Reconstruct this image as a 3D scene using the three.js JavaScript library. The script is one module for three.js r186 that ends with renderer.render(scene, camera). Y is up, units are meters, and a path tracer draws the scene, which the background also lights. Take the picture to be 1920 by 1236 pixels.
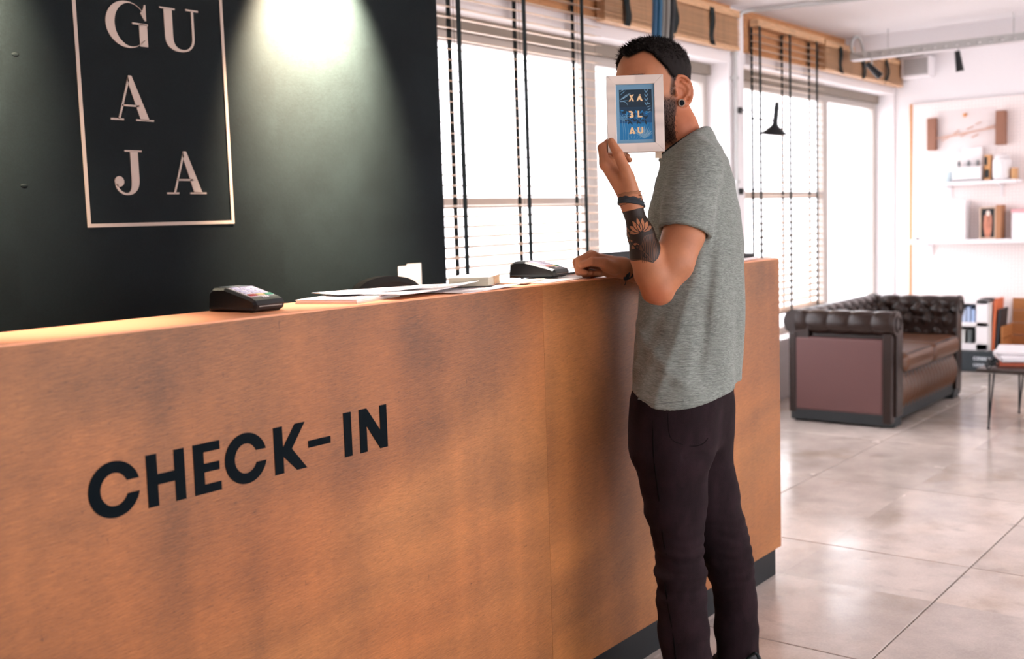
import * as THREE from 'three';
import { RoundedBoxGeometry } from 'three/addons/geometries/RoundedBoxGeometry.js';
import { mergeGeometries } from 'three/addons/utils/BufferGeometryUtils.js';

// ---------------------------------------------------------------- camera, sky, exposure
const scene = new THREE.Scene();
const camera = new THREE.PerspectiveCamera(2 * Math.atan(618 / 2060) * 180 / Math.PI, 1920 / 1236, 0.05, 200);
const CAM = new THREE.Vector3(-3.6544, 1.3151, 1.6462);
const RIGHT = new THREE.Vector3(0.61290, -0.03211, 0.78951), UPV = new THREE.Vector3(0.09811, 0.99453, -0.03571), BACK = new THREE.Vector3(-0.78405, 0.09935, 0.61270);
camera.position.copy(CAM);
camera.quaternion.setFromRotationMatrix(new THREE.Matrix4().makeBasis(RIGHT, UPV, BACK));
camera.focus = 2.65; camera.userData.fStop = 3.3;
scene.add(camera);
scene.background = new THREE.Color(0.97, 0.95, 1.0);   // bright hazy overcast sky
scene.backgroundIntensity = 1.0;
const renderer = new THREE.WebGLRenderer({ antialias: true });
renderer.toneMapping = THREE.LinearToneMapping;
renderer.toneMappingExposure = 6.2;
renderer.shadowMap.enabled = true;

// ---------------------------------------------------------------- helpers
const V3 = (x, y, z) => new THREE.Vector3(x, y, z);
let seed = 12345;
const rnd = () => { seed = (seed * 1664525 + 1013904223) >>> 0; return seed / 4294967296; };
const rr = (a, b) => a + (b - a) * rnd();
const clamp = (x, a, b) => Math.min(b, Math.max(a, x)), mixn = (a, b, t) => a + (b - a) * t;
const sstep = (a, b, x) => { const t = clamp((x - a) / (b - a), 0, 1); return t * t * (3 - 2 * t); };
function h2(x, y) { let n = Math.imul(x, 374761393) + Math.imul(y, 668265263) | 0; n = Math.imul(n ^ (n >>> 13), 1274126177); return ((n ^ (n >>> 16)) >>> 0) / 4294967296; }
function n2(x, y) {
  const xi = Math.floor(x), yi = Math.floor(y), fx = x - xi, fy = y - yi, u = fx * fx * (3 - 2 * fx), v = fy * fy * (3 - 2 * fy);
  const a = h2(xi, yi), b = h2(xi + 1, yi), c = h2(xi, yi + 1), d = h2(xi + 1, yi + 1);
  return a + (b - a) * u + (c - a) * v + (a - b - c + d) * u * v;
}
const fbm = (x, y, o = 4) => { let s = 0, a = 0.5, t = 0; for (let i = 0; i < o; i++) { s += a * n2(x, y); t += a; a *= 0.5; x = x * 2.03 + 17.3; y = y * 2.03 + 9.1; } return s / t; };
function n3(x, y, z) {
  const zi = Math.floor(z), f = z - zi, w = f * f * (3 - 2 * f);
  return mixn(n2(x + zi * 37.7, y + zi * 17.3), n2(x + (zi + 1) * 37.7, y + (zi + 1) * 17.3), w);
}
function dataTex(w, h, fn, { srgb = true, repeat = true } = {}) {
  const d = new Uint8Array(w * h * 4);
  for (let y = 0; y < h; y++) for (let x = 0; x < w; x++) {
    const c = fn(x, y), i = (y * w + x) * 4;
    d[i] = clamp(c[0], 0, 255); d[i + 1] = clamp(c[1], 0, 255); d[i + 2] = clamp(c[2], 0, 255); d[i + 3] = 255;
  }
  const t = new THREE.DataTexture(d, w, h);
  t.magFilter = THREE.LinearFilter; t.minFilter = THREE.LinearFilter;
  if (srgb) t.colorSpace = THREE.SRGBColorSpace;
  if (repeat) t.wrapS = t.wrapT = THREE.RepeatWrapping;
  t.needsUpdate = true;
  return t;
}
const std = (o) => new THREE.MeshStandardMaterial(o);
const lin = (r, g, b) => new THREE.Color().setRGB(r, g, b);
const hex = (s) => new THREE.Color(s);

const taken = new Map();
function numbered(n) { const k = taken.get(n) ?? 0; taken.set(n, k + 1); return k ? n + '_' + String(k).padStart(3, '0') : n; }
function meshOf(name, geo, mat) { const m = new THREE.Mesh(geo, mat); m.name = name; m.castShadow = m.receiveShadow = true; return m; }
function thing(name, label, category, group) {
  const o = new THREE.Group(); o.name = numbered(name); scene.add(o);
  o.userData = { label, category }; if (group) o.userData.group = group;
  return o;
}
function part(name, geo, mat, parent, label) { const m = meshOf(name, geo, mat); parent.add(m); if (label) m.userData.label = label; return m; }
function single(name, label, category, geo, mat, group) {
  const m = meshOf(numbered(name), geo, mat); scene.add(m);
  m.userData = { label, category }; if (group) m.userData.group = group; return m;
}
function struct(name, geo, mat) { const m = geo ? meshOf(name, geo, mat) : new THREE.Group(); m.name = name; m.userData.kind = 'structure'; scene.add(m); return m; }
function rebase(o, x, y, z) { o.children.forEach((c) => c.position.add(V3(-x, -y, -z))); o.position.add(V3(x, y, z)); return o; }   // a group built in room coordinates gets its origin at its base
// box given by its corners, optionally rounded, uv in metres
function boxUV(g) {
  if (g.index) g = g.toNonIndexed();
  const p = g.attributes.position, n = g.attributes.normal, uv = new Float32Array(p.count * 2);
  for (let i = 0; i < p.count; i += 3) {
    const k = Math.min(i + 2, p.count - 1), nx = Math.abs(n.getX(i) + n.getX(k)), ny = Math.abs(n.getY(i) + n.getY(k)), nz = Math.abs(n.getZ(i) + n.getZ(k));
    for (let j = i; j <= k; j++) {
      const x = p.getX(j), y = p.getY(j), z = p.getZ(j);
      if (nx >= ny && nx >= nz) { uv[j * 2] = z; uv[j * 2 + 1] = y; } else if (ny >= nz) { uv[j * 2] = x; uv[j * 2 + 1] = z; } else { uv[j * 2] = x; uv[j * 2 + 1] = y; }
    }
  }
  g.setAttribute('uv', new THREE.BufferAttribute(uv, 2));
  return g;
}
function bx(x0, x1, y0, y1, z0, z1, r = 0, seg = 1) {
  const w = x1 - x0, h = y1 - y0, d = z1 - z0;
  const g = r > 0 ? new RoundedBoxGeometry(w, h, d, seg, Math.min(r, w / 2.01, h / 2.01, d / 2.01)) : new THREE.BoxGeometry(w, h, d);
  g.translate((x0 + x1) / 2, (y0 + y1) / 2, (z0 + z1) / 2);
  return boxUV(g);
}
function moved(g, m) {                                       // applies a matrix and keeps faces and normals on the same side when it mirrors
  g.applyMatrix4(m);
  if (m.determinant() < 0) {
    if (g.index) { const a = g.index.array; for (let i = 0; i < a.length; i += 3) { const t = a[i]; a[i] = a[i + 1]; a[i + 1] = t; } }
    else for (const k of Object.keys(g.attributes)) { const q = g.attributes[k], n = q.itemSize, A = q.array; for (let i = 0; i < q.count; i += 3) for (let c = 0; c < n; c++) { const t = A[i * n + c]; A[i * n + c] = A[(i + 1) * n + c]; A[(i + 1) * n + c] = t; } }
  }
  return g;
}
const merge = (list) => mergeGeometries(list.map((g) => (g.index ? g.toNonIndexed() : g)).map((g) => { const c = new THREE.BufferGeometry(); for (const k of ['position', 'normal', 'uv']) c.setAttribute(k, g.attributes[k] ?? new THREE.BufferAttribute(new Float32Array(g.attributes.position.count * 2), 2)); return c; }));
function tube(points, r, seg = 24, rad = 8, closed = false) { return new THREE.TubeGeometry(new THREE.CatmullRomCurve3(points, closed, 'catmullrom', 0.5), seg, r, rad, closed); }
function rod(a, b, r, r2 = r, rad = 10) {
  const d = b.clone().sub(a), g = new THREE.CylinderGeometry(r2, r, d.length(), rad);
  g.applyQuaternion(new THREE.Quaternion().setFromUnitVectors(V3(0, 1, 0), d.clone().normalize()));
  return g.translate((a.x + b.x) / 2, (a.y + b.y) / 2, (a.z + b.z) / 2);
}
function shapeOf(pts, holes = []) {
  const s = new THREE.Shape(pts.map((p) => new THREE.Vector2(p[0], p[1])));
  for (const h of holes) s.holes.push(new THREE.Path(h.map((p) => new THREE.Vector2(p[0], p[1]))));
  return s;
}
const ext = (shape, depth, bevel = 0) => new THREE.ExtrudeGeometry(shape, { depth, bevelEnabled: bevel > 0, bevelThickness: bevel, bevelSize: bevel, bevelSegments: 1, curveSegments: 24 });

// ---------------------------------------------------------------- textures and materials
// plywood: two sheets, 0.0 .. 1.0 in both directions, each its own veneer
function plywood(w, h, wm, hm, off, streak) {
  return dataTex(w, h, (px, py) => {
    const x = px / w * wm + off, y = py / h * hm;
    const warp = fbm(x * 1.1 + 3, y * 1.6 + off, 3) - 0.5;
    const big = fbm(x * 0.9 + off * 3, y * 3.2 + warp * 2.2, 4);
    const ring = Math.sin((y * 9 + x * 1.3 * streak + warp * 9) * 3.1) * 0.5 + 0.5;
    const band = fbm(x * 9 + 40, y * 0.8, 3);
    const fib = n2(x * 60 + y * 30, y * 900 - x * 90) * 0.6 + n2(x * 170 + 9, y * 1500 - x * 160) * 0.4;
    const dash = Math.max(0, n2(x * 110 + 5, y * 1000 - x * 130 + 3) - 0.72) * 2.4;
    const cloud = fbm(x * 4.5 + off, y * 5 + 11, 4), smut = Math.max(0, cloud - 0.56) * sstep(0.35, 0.85, y) * 2.6;
    const speck = Math.max(0, n2(x * 95, y * 120) - 0.955) * 7;
    let v = 0.80 + (big - 0.5) * 0.34 + (ring - 0.5) * 0.04 + (band - 0.5) * 0.26 + (fib - 0.5) * 0.22 - dash * 0.17 - smut * 0.20 - speck * 0.5;
    const red = (fbm(x * 1.7 + 8, y * 3 + 5 + warp, 3) - 0.5) * 0.26 + (1 - big) * 0.10;
    v = clamp(v, 0.25, 1.15);
    return [187 * v, 118 * v * (1 - red * 0.55), 62 * v * (1 - red)];
  }, { repeat: false });
}
const plyA = plywood(1792, 1184, 1.582, 1.045, 0, 1), plyB = plywood(1408, 1040, 1.418, 1.045, 7.3, -0.6);
plyA.wrapS = plyA.wrapT = plyB.wrapS = plyB.wrapT = THREE.MirroredRepeatWrapping;
const grainBump = dataTex(512, 512, (x, y) => { const v = 128 + 90 * (n2(x * 0.10, y * 0.9) - 0.5) + 60 * (n2(x * 0.3, y * 1.7) - 0.5); return [v, v, v]; }, { srgb: false });
const woodTone = (rep) => { const t = grainBump.clone(); t.repeat.set(rep, rep); return t; };
const M = {
  plyA: std({ map: plyA, roughness: 0.5, bumpMap: woodTone(2), bumpScale: 0.0004 }),
  plyB: std({ map: plyB, roughness: 0.5, bumpMap: woodTone(2), bumpScale: 0.0004 }),
  worktop: std({ color: lin(0.80, 0.33, 0.16), roughness: 0.42, bumpMap: woodTone(3), bumpScale: 0.0003 }),
  black: new THREE.MeshPhysicalMaterial({ color: lin(0.004, 0.007, 0.009), roughness: 0.5, specularIntensity: 0.5 }),
  lettering: new THREE.MeshPhysicalMaterial({ color: lin(0.0015, 0.0045, 0.007), roughness: 0.7, specularIntensity: 0.15 }),
  cream: std({ color: lin(0.50, 0.41, 0.35), roughness: 0.6 }),
  plaster: std({ color: lin(0.90, 0.865, 0.875), roughness: 0.85 }),
  ceiling: std({ color: lin(0.92, 0.89, 0.90), roughness: 0.9 }),
  frame: std({ color: lin(0.52, 0.47, 0.43), roughness: 0.5 }),
  head: std({ color: lin(0.26, 0.215, 0.175), roughness: 0.6 }),
  glass: new THREE.MeshPhysicalMaterial({ color: 0xffffff, transmission: 1, thickness: 0, roughness: 0, ior: 1.45 }),
  tape: std({ color: lin(0.006, 0.012, 0.013), roughness: 0.95 }),
  plastic: std({ color: lin(0.010, 0.013, 0.015), roughness: 0.32 }),
  plasticRough: std({ color: lin(0.012, 0.016, 0.018), roughness: 0.6 }),
  paper: std({ color: lin(0.86, 0.80, 0.80), roughness: 0.85 }),
  paperWarm: std({ color: lin(0.74, 0.66, 0.56), roughness: 0.85 }),
  white: std({ color: lin(0.86, 0.82, 0.83), roughness: 0.6 }),
  steel: std({ color: lin(0.55, 0.55, 0.56), roughness: 0.35, metalness: 0.9 }),
  zinc: std({ color: lin(0.55, 0.56, 0.55), roughness: 0.5, metalness: 0.6 }),
  blackMetal: std({ color: lin(0.010, 0.012, 0.014), roughness: 0.42, metalness: 0.3 }),
};
const wallNoise = dataTex(512, 512, (x, y) => { const v = 205 + 50 * (fbm(x * 0.012, y * 0.012, 4) - 0.5) + 36 * (n2(x * 0.7, y * 0.7) - 0.5); return [v * 0.99, v, v * 1.01]; });
const wallBump = dataTex(512, 512, (x, y) => { const v = 128 + 80 * (fbm(x * 0.35, y * 0.35, 3) - 0.5); return [v, v, v]; }, { srgb: false });
M.wallDark = new THREE.MeshPhysicalMaterial({ color: lin(0.0092, 0.0152, 0.0172), map: wallNoise, roughness: 0.6, specularIntensity: 0.22, bumpMap: wallBump, bumpScale: 0.0006 });
// slats: three tones of the same wood
const slatTex = dataTex(512, 128, (x, y) => { const v = 0.86 + 0.22 * (fbm(x * 0.03, y * 0.5, 4) - 0.5) + 0.12 * (n2(x * 0.08, y * 1.3) - 0.5); return [246 * v, 214 * v, 184 * v]; });
slatTex.repeat.set(1.2, 4);
M.slat = [1, 0.92, 1.08].map((k) => std({ color: lin(0.96 * k, 0.96 * k, 0.96 * k), map: slatTex, roughness: 0.45 }));
M.packSlat = [1, 0.93, 1.06].map((k) => std({ color: lin(1.0 * k, 0.80 * k, 0.60 * k), map: slatTex, roughness: 0.5 }));
M.lintel = std({ color: lin(0.92, 0.60, 0.36), map: slatTex, roughness: 0.6 });

// ---------------------------------------------------------------- the room
const ZB = -1.57, CEIL = 2.6, XR = 5.83, XL = -6.5, ZF = 4.6;
{ // floor of polished concrete slabs with open joints
  const floor = struct('floor');
  part('floor_bed', bx(XL - 0.2, XR + 0.2, -0.12, -0.012, ZB - 0.25, ZF + 0.2), std({ color: lin(0.06, 0.05, 0.045), roughness: 0.9 }), floor);
  const conc = dataTex(1024, 1024, (x, y) => {
    const a = fbm(x * 0.006, y * 0.006, 5), b = fbm(x * 0.03 + 30, y * 0.03, 4), c = n2(x * 0.9, y * 0.9);
    const stain = Math.max(0, fbm(x * 0.011 + 70, y * 0.014 + 5, 5) - 0.56) * 3.2, dk = Math.max(0, fbm(x * 0.05 + 3, y * 0.035 + 50, 4) - 0.62) * 3 * sstep(0.45, 0.6, a);
    const v = 0.87 + (a - 0.5) * 0.22 + (b - 0.5) * 0.14 + (c - 0.5) * 0.06 - stain * 0.08 - dk * 0.12;
    return [232 * v, 220 * v * (1 - stain * 0.03), 212 * v * (1 - stain * 0.07)];
  });
  conc.repeat.set(0.31, 0.31);
  const rough = dataTex(512, 512, (x, y) => { const v = 54 + 60 * (fbm(x * 0.02, y * 0.02, 4) - 0.5); return [v, v, v]; }, { srgb: false });
  rough.repeat.set(0.45, 0.45);
  const mats = [1, 0.95, 1.04].map((k) => std({ color: lin(1.0 * k, 0.975 * k, 0.95 * k), map: conc, roughness: 0.95, roughnessMap: rough }));
  const step = 1.0285, jx0 = 0.427, jz0 = 0.541, gap = 0.0028;
  const xs = [], zs = [];
  for (let k = -8; k < 9; k++) xs.push(jx0 + k * step);
  for (let k = -4; k < 8; k++) zs.push(jz0 + k * step);
  for (let i = 0; i + 1 < xs.length; i++) for (let j = 0; j + 1 < zs.length; j++) {
    const a = Math.max(xs[i], XL), b = Math.min(xs[i + 1], XR), c = Math.max(zs[j], ZB), d = Math.min(zs[j + 1], ZF);
    if (b - a < 0.02 || d - c < 0.02) continue;
    part('slab', bx(a + gap, b - gap, -0.02, 0, c + gap, d - gap, 0.002), mats[(i * 7 + j * 5) % 3], floor);
  }
}
struct('ceiling', merge([bx(XL - 0.2, XR + 0.2, CEIL, CEIL + 0.18, ZB - 0.25, ZF + 0.2)]), M.ceiling);
struct('ceiling_beam', bx(4.66, 5.0, CEIL - 0.11, CEIL + 0.02, ZB, ZF, 0.006), M.plaster);
const OA = [-0.75, 2.755, 0.42, 2.255], OB = [2.97, 5.80, 0.42, 2.265];           // the two openings of the window wall
struct('wall_back', merge([
  bx(XL - 0.2, OA[0], 0, CEIL, ZB - 0.25, ZB), bx(OA[1], OB[0], 0, CEIL, ZB - 0.25, ZB), bx(OB[1], XR + 0.2, 0, CEIL, ZB - 0.25, ZB),
  bx(OA[0], OA[1], 0, OA[2], ZB - 0.25, ZB), bx(OB[0], OB[1], 0, OB[2], ZB - 0.25, ZB),
  bx(OA[0], OA[1], OA[3], CEIL, ZB - 0.25, ZB), bx(OB[0], OB[1], OB[3], CEIL, ZB - 0.25, ZB)]), M.plaster);
struct('wall_right', bx(XR, XR + 0.2, 0, CEIL, ZB, ZF), M.plaster);
struct('wall_left', bx(XL - 0.2, XL, 0, CEIL, ZB, ZF), M.plaster);
// the street front behind the camera, mostly glass
const OF = [-4.2, 5.5, 0.25, 2.45];
struct('wall_front', merge([bx(XL - 0.2, OF[0], 0, CEIL, ZF, ZF + 0.2), bx(OF[1], XR + 0.2, 0, CEIL, ZF, ZF + 0.2), bx(OF[0], OF[1], 0, OF[2], ZF, ZF + 0.2), bx(OF[0], OF[1], OF[3], CEIL, ZF, ZF + 0.2)]), M.plaster);
function windowUnit(n, x0, x1, y0, y1, zc, bars = [], posts = []) {
  const w = struct('window_' + n), t = 0.05, d = 0.028;
  part('window_head', bx(x0, x1, y1 - 0.065, y1, zc - d, zc + d + 0.03, 0.004), M.head, w); y1 -= 0.065;
  part('window_frame', merge([bx(x0, x0 + t, y0, y1, zc - d, zc + d, 0.004), bx(x1 - t, x1, y0, y1, zc - d, zc + d, 0.004), bx(x0 + t, x1 - t, y0, y0 + t, zc - d, zc + d, 0.004), bx(x0 + t, x1 - t, y1 - t, y1, zc - d, zc + d, 0.004)]), M.frame, w);
  const ys = [y0 + t, ...bars, y1 - t], xs2 = [x0 + t, ...posts, x1 - t];
  for (const b of bars) part('transom', bx(x0 + t, x1 - t, b - 0.025, b + 0.025, zc - d, zc + d, 0.004), M.frame, w);
  for (const b of posts) part('mullion', bx(b - 0.025, b + 0.025, y0 + t, y1 - t, zc - d, zc + d, 0.004), M.frame, w);
  for (let j = 0; j + 1 < ys.length; j++) for (let i = 0; i + 1 < xs2.length; i++) part('pane', bx(xs2[i], xs2[i + 1], ys[j], ys[j + 1], zc - 0.002, zc + 0.002), M.glass, w);
}
const ZG = -1.75;
windowUnit(1, OA[0], 1.425, OA[2], OA[3], ZG, [1.40]);
windowUnit(2, 1.425, OA[1], OA[2], OA[3], ZG);
windowUnit(3, OB[0], 4.70, OB[2], OB[3], ZG, [1.43]);
windowUnit(4, 4.70, OB[1], OB[2], OB[3], ZG);
windowUnit(5, OF[0], OF[1], OF[2], OF[3], ZF + 0.1, [], [-1.8, 0.6, 3.0]);
struct('pavement', bx(-14, 16, -0.2, -0.12, -16, ZB - 0.25), std({ color: lin(0.72, 0.70, 0.70), roughness: 0.9 }));
struct('pavement_front', bx(-14, 16, -0.2, -0.12, ZF + 0.2, 20), std({ color: lin(0.6, 0.58, 0.58), roughness: 0.9 }));
struct('trim_1', bx(-0.7, 2.755, 2.335, CEIL, ZB - 0.01, ZB + 0.02, 0.003), M.lintel);   // wooden boards over the windows
struct('trim_2', bx(2.97, XR, 2.335, CEIL, ZB - 0.01, ZB + 0.02, 0.003), M.lintel);
// ---------------------------------------------------------------- dark wall with the raised name
const ZD = -1.47;
{
  const wall = struct('wall_desk');
  part('wall_panel', bx(XL + 0.01, -0.108, 0, CEIL - 0.002, ZB + 0.001, ZD, 0.003), M.wallDark, wall);
  const border = (g) => part('border_strip', g, M.cream, wall);
  const bw = 0.0112, x0 = -1.772, x1 = -1.2155, y0 = 1.333, y1 = 2.5, zz = [ZD, ZD + 0.003];
  border(bx(x0, x0 + bw, y0 + bw, y1 - bw, ...zz)); border(bx(x1 - bw, x1, y0 + bw, y1 - bw, ...zz)); border(bx(x0, x1, y0, y0 + bw, ...zz)); border(bx(x0, x1, y1 - bw, y1, ...zz));
  const letter = (shapes, x, y) => { const g = merge(shapes.map((s) => ext(s, 0.003))); g.translate(x, y, ZD); return part('letter', g, M.cream, wall); };
  const rect = (a, b, c, d) => shapeOf([[a, c], [b, c], [b, d], [a, d]]);
  const arc = (cx, cy, rx, ry, a0, a1, n = 40) => Array.from({ length: n + 1 }, (_, i) => { const a = (a0 + (a1 - a0) * i / n) * Math.PI / 180; return [cx + rx * Math.cos(a), cy + ry * Math.sin(a)]; });
  // G
  letter([shapeOf([...arc(0.076, 0.072, 0.076, 0.0725, 28, 325), ...arc(0.089, 0.072, 0.058, 0.0675, 318, 34)]),
    rect(0.118, 0.147, 0.008, 0.078), rect(0.094, 0.151, 0.075, 0.0805), shapeOf([[0.126, 0.112], [0.140, 0.090], [0.1455, 0.090], [0.1455, 0.140], [0.141, 0.140], [0.136, 0.125]])], -1.664, 1.895);
  // U
  { const s = new THREE.Shape(); s.moveTo(0.015, 0.134); s.lineTo(0.015, 0.048); s.bezierCurveTo(0.015, 0.014, 0.04, 0, 0.072, 0); s.bezierCurveTo(0.108, 0, 0.1295, 0.017, 0.1295, 0.052); s.lineTo(0.1295, 0.138); s.lineTo(0.1205, 0.138); s.lineTo(0.1205, 0.052); s.bezierCurveTo(0.1205, 0.023, 0.106, 0.008, 0.081, 0.008); s.bezierCurveTo(0.058, 0.008, 0.046, 0.022, 0.046, 0.048); s.lineTo(0.046, 0.134); s.closePath();
    letter([s, rect(0, 0.058, 0.133, 0.1385), rect(0.1, 0.149, 0.1365, 0.142)], -1.466, 1.9); }
  // A
  const A = (sx) => [shapeOf([[0.0705, 0.141], [0.0825, 0.141], [0.139 * sx, 0.003], [0.107 * sx, 0.003], [0.0665, 0.126]]), shapeOf([[0.0700, 0.138], [0.0728, 0.124], [0.033, 0.003], [0.0265, 0.003]]), rect(0, 0.046, 0, 0.0055), rect(0.09 * sx, 0.155 * sx, 0, 0.0055), rect(0.042, 0.104 * sx, 0.044, 0.0495)];
  letter(A(1), -1.668, 1.667); letter(A(1), -1.480, 1.435);
  // J
  { const s = new THREE.Shape(); s.moveTo(0.0885, 0.138); s.lineTo(0.0885, 0.05); s.bezierCurveTo(0.0885, 0.016, 0.068, 0, 0.043, 0); s.bezierCurveTo(0.022, 0, 0.004, 0.013, 0.001, 0.034); s.lineTo(0.010, 0.034); s.bezierCurveTo(0.014, 0.014, 0.03, 0.0065, 0.042, 0.0065); s.bezierCurveTo(0.054, 0.0065, 0.0605, 0.02, 0.0605, 0.05); s.lineTo(0.0605, 0.138); s.closePath();
    letter([s, rect(0.042, 0.103, 0.1365, 0.142), shapeOf(arc(0.0165, 0.043, 0.0165, 0.0165, 0, 350, 24))], -1.669, 1.432); }
  // fixings in the wall, left of the border
  for (const [x, y] of [[-1.962, 1.838], [-1.965, 1.46]]) part('wall_plug', new THREE.SphereGeometry(0.008, 12, 8).scale(1.4, 0.7, 0.25).translate(x, y, ZD), M.wallDark, wall);
}

// ---------------------------------------------------------------- reception counter
{
  const c = thing('reception_counter', 'long plywood reception counter with black CHECK-IN lettering on its front', 'counter');
  const scaleUV = (g, x0, w, y0, h) => { const p = g.attributes.position, uv = g.attributes.uv; for (let i = 0; i < p.count; i++) uv.setXY(i, (p.getX(i) - x0) / w, (p.getY(i) - y0) / h); return g; };
  part('front_panel', scaleUV(bx(-4.6, -1.4183, 0.1045, 1.146, -0.018, 0, 0.0004), -3.0, 1.582, 0.1045, 1.045), M.plyA, c);
  part('front_panel', scaleUV(bx(-1.4178, 0, 0.1045, 1.146, -0.018, 0, 0.0004), -1.418, 1.418, 0.1045, 1.045), M.plyB, c);
  part('worktop', bx(-4.6, 0, 1.132, 1.15, -0.215, -0.0005, 0.0012), M.worktop, c);
  part('end_panel', bx(-0.018, 0, 0.1045, 1.132, -0.68, -0.018, 0.001), M.worktop, c);
  part('back_panel', bx(-4.6, -0.018, 0.76, 1.132, -0.215, -0.197), M.worktop, c);
  part('desk_shelf', bx(-4.6, -0.018, 0.735, 0.76, -0.68, -0.018, 0.001), M.worktop, c);
  part('plinth', bx(-4.6, -0.016, 0, 0.1045, -0.66, -0.016), M.black, c);
  const T = 0.0012;
  const put = (shapes) => part('letter', merge(shapes.map((s) => ext(s, T))), M.lettering, c);
  const rect = (a, b, y0, y1) => shapeOf([[a, y0], [b, y0], [b, y1], [a, y1]]);
  const B = 0.840, Tp = 0.932;
  const C = (cx) => {
    const cy = 0.8865, R = 0.0487, rx = 0.0262, ry = 0.0282, o = [], inn = [];
    const a0 = Math.asin(0.0115 / R), b0 = Math.asin(0.0115 / ry);
    for (let i = 0; i <= 48; i++) { const a = a0 + (2 * Math.PI - 2 * a0) * i / 48; o.push([cx + R * Math.cos(a), cy + R * 0.99 * Math.sin(a)]); const b = b0 + (2 * Math.PI - 2 * b0) * (1 - i / 48); inn.push([cx + rx * Math.cos(b), cy + ry * Math.sin(b)]); }
    return [shapeOf([...o, ...inn])];
  };
  put(C(-2.6445));
  put([rect(-2.582, -2.561, B, Tp), rect(-2.526, -2.505, B, Tp), rect(-2.562, -2.525, 0.877, 0.8955)]);
  put([rect(-2.486, -2.464, B, Tp), rect(-2.465, -2.428, B, B + 0.0165), rect(-2.465, -2.428, Tp - 0.0165, Tp), rect(-2.465, -2.4305, 0.8785, 0.8945)]);
  put(C(-2.3695));
  put([rect(-2.3025, -2.2805, B, Tp), shapeOf([[-2.281, 0.889], [-2.2485, Tp], [-2.223, Tp], [-2.2585, 0.8845], [-2.222, B], [-2.2475, B], [-2.281, 0.873]])]);
  put([rect(-2.216, -2.157, 0.878, 0.892)]);
  put([rect(-2.1195, -2.098, B, Tp)]);
  put([rect(-2.075, -2.0545, B, Tp), rect(-2.0145, -1.994, B, Tp), shapeOf([[-2.0555, Tp], [-2.053, Tp], [-2.0135, 0.878], [-2.0135, B], [-2.0165, B], [-2.0555, 0.896]])]);
  rebase(c, -1.5, 0, -0.3);
}

// ---------------------------------------------------------------- card terminals on the counter
function terminal(label, x, y, z, turn) {
  const t = thing('card_terminal', label, 'card reader', 'card payment terminals on the counter');
  const W = 0.092, L = 0.158;   // front edge at z = L/2
  const prof = [[-L / 2, 0.006], [-L / 2 + 0.004, 0.044], [-L / 2 + 0.016, 0.053], [-0.024, 0.0535], [0.064, 0.0300], [L / 2 - 0.004, 0.0255], [L / 2, 0.019], [L / 2 - 0.003, 0.012], [L / 2 - 0.012, 0.007]];
  const body = ext(shapeOf(prof.map(([a, b]) => [a, b])), W - 0.012, 0.006).translate(0, 0, -(W - 0.012) / 2).rotateY(-Math.PI / 2);
  part('body', boxUV(body), M.plastic, t);
  part('side_band', merge([bx(-W / 2 - 0.0008, W / 2 + 0.0008, 0.006, 0.012, -L / 2 + 0.004, L / 2 - 0.006, 0.002)]), M.plasticRough, t);
  const at = (f) => { for (let i = 3; i < 5; i++) { const [a, b] = prof[i], [c, d] = prof[i + 1]; if (f >= a && f <= c) return [b + (d - b) * (f - a) / (c - a), Math.atan2(b - d, c - a)]; } return [0.0533, 0]; };
  const slab = (name, x0, x1, f0, f1, th, mat, parent = t) => { const fm = (f0 + f1) / 2, [h, a] = at(fm); const g = bx((x0 - x1) / 2, (x1 - x0) / 2, -0.001, th, -(f1 - f0) / 2, (f1 - f0) / 2, 0.0008); g.rotateX(a); g.translate((x0 + x1) / 2, h + 0.0062, fm); return part(name, g, mat, parent); };
  slab('screen_bezel', -0.034, 0.034, -0.066, -0.026, 0.001, M.plasticRough);
  slab('screen', -0.029, 0.029, -0.062, -0.030, 0.0016, std({ color: lin(0.28, 0.34, 0.36), roughness: 0.15 }));
  slab('keypad', -0.036, 0.036, -0.020, 0.058, 0.0012, M.paper);
  const key = std({ color: lin(0.52, 0.50, 0.66), roughness: 0.5 });
  for (let r = 0; r < 4; r++) for (let c = 0; c < 3; c++) slab('key', -0.033 + c * 0.023, -0.033 + c * 0.023 + 0.018, -0.016 + r * 0.0145, -0.016 + r * 0.0145 + 0.009, 0.003, key);
  [[0.40, 0.02, 0.02], [0.62, 0.48, 0.22], [0.05, 0.30, 0.17]].forEach((c, i) => slab('key', -0.034 + i * 0.0235, -0.034 + i * 0.0235 + 0.021, 0.043, 0.056, 0.0034, std({ color: lin(...c), roughness: 0.45 })));
  for (let i = 0; i < 3; i++) slab('indicator', -0.006 + i * 0.007, -0.002 + i * 0.007, 0.060, 0.067, 0.0018, M.paper);
  part('card_slot', bx(-0.034, 0.034, 0.0135, 0.0165, L / 2 - 0.002, L / 2 + 0.0062, 0.0008), std({ color: lin(0.22, 0.2, 0.18), roughness: 0.4 }), t);
  for (const [a, b] of [[-1, -1], [1, -1], [-1, 1], [1, 1]]) part('foot', new THREE.CylinderGeometry(0.006, 0.006, 0.007, 12).translate(a * 0.034, 0.0035, b * 0.060), M.plasticRough, t);
  t.position.set(x, y, z); t.rotation.y = turn;
  return t;
}
terminal('black card terminal standing alone, leftmost on the counter', -2.240, 1.15, -0.136, 0.02).scale.set(0.86, 0.80, 0.86);
terminal('black card terminal on white papers beside the resting hand', -1.214, 1.1545, -0.160, 0.10).scale.set(0.88, 0.76, 0.88);
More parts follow.
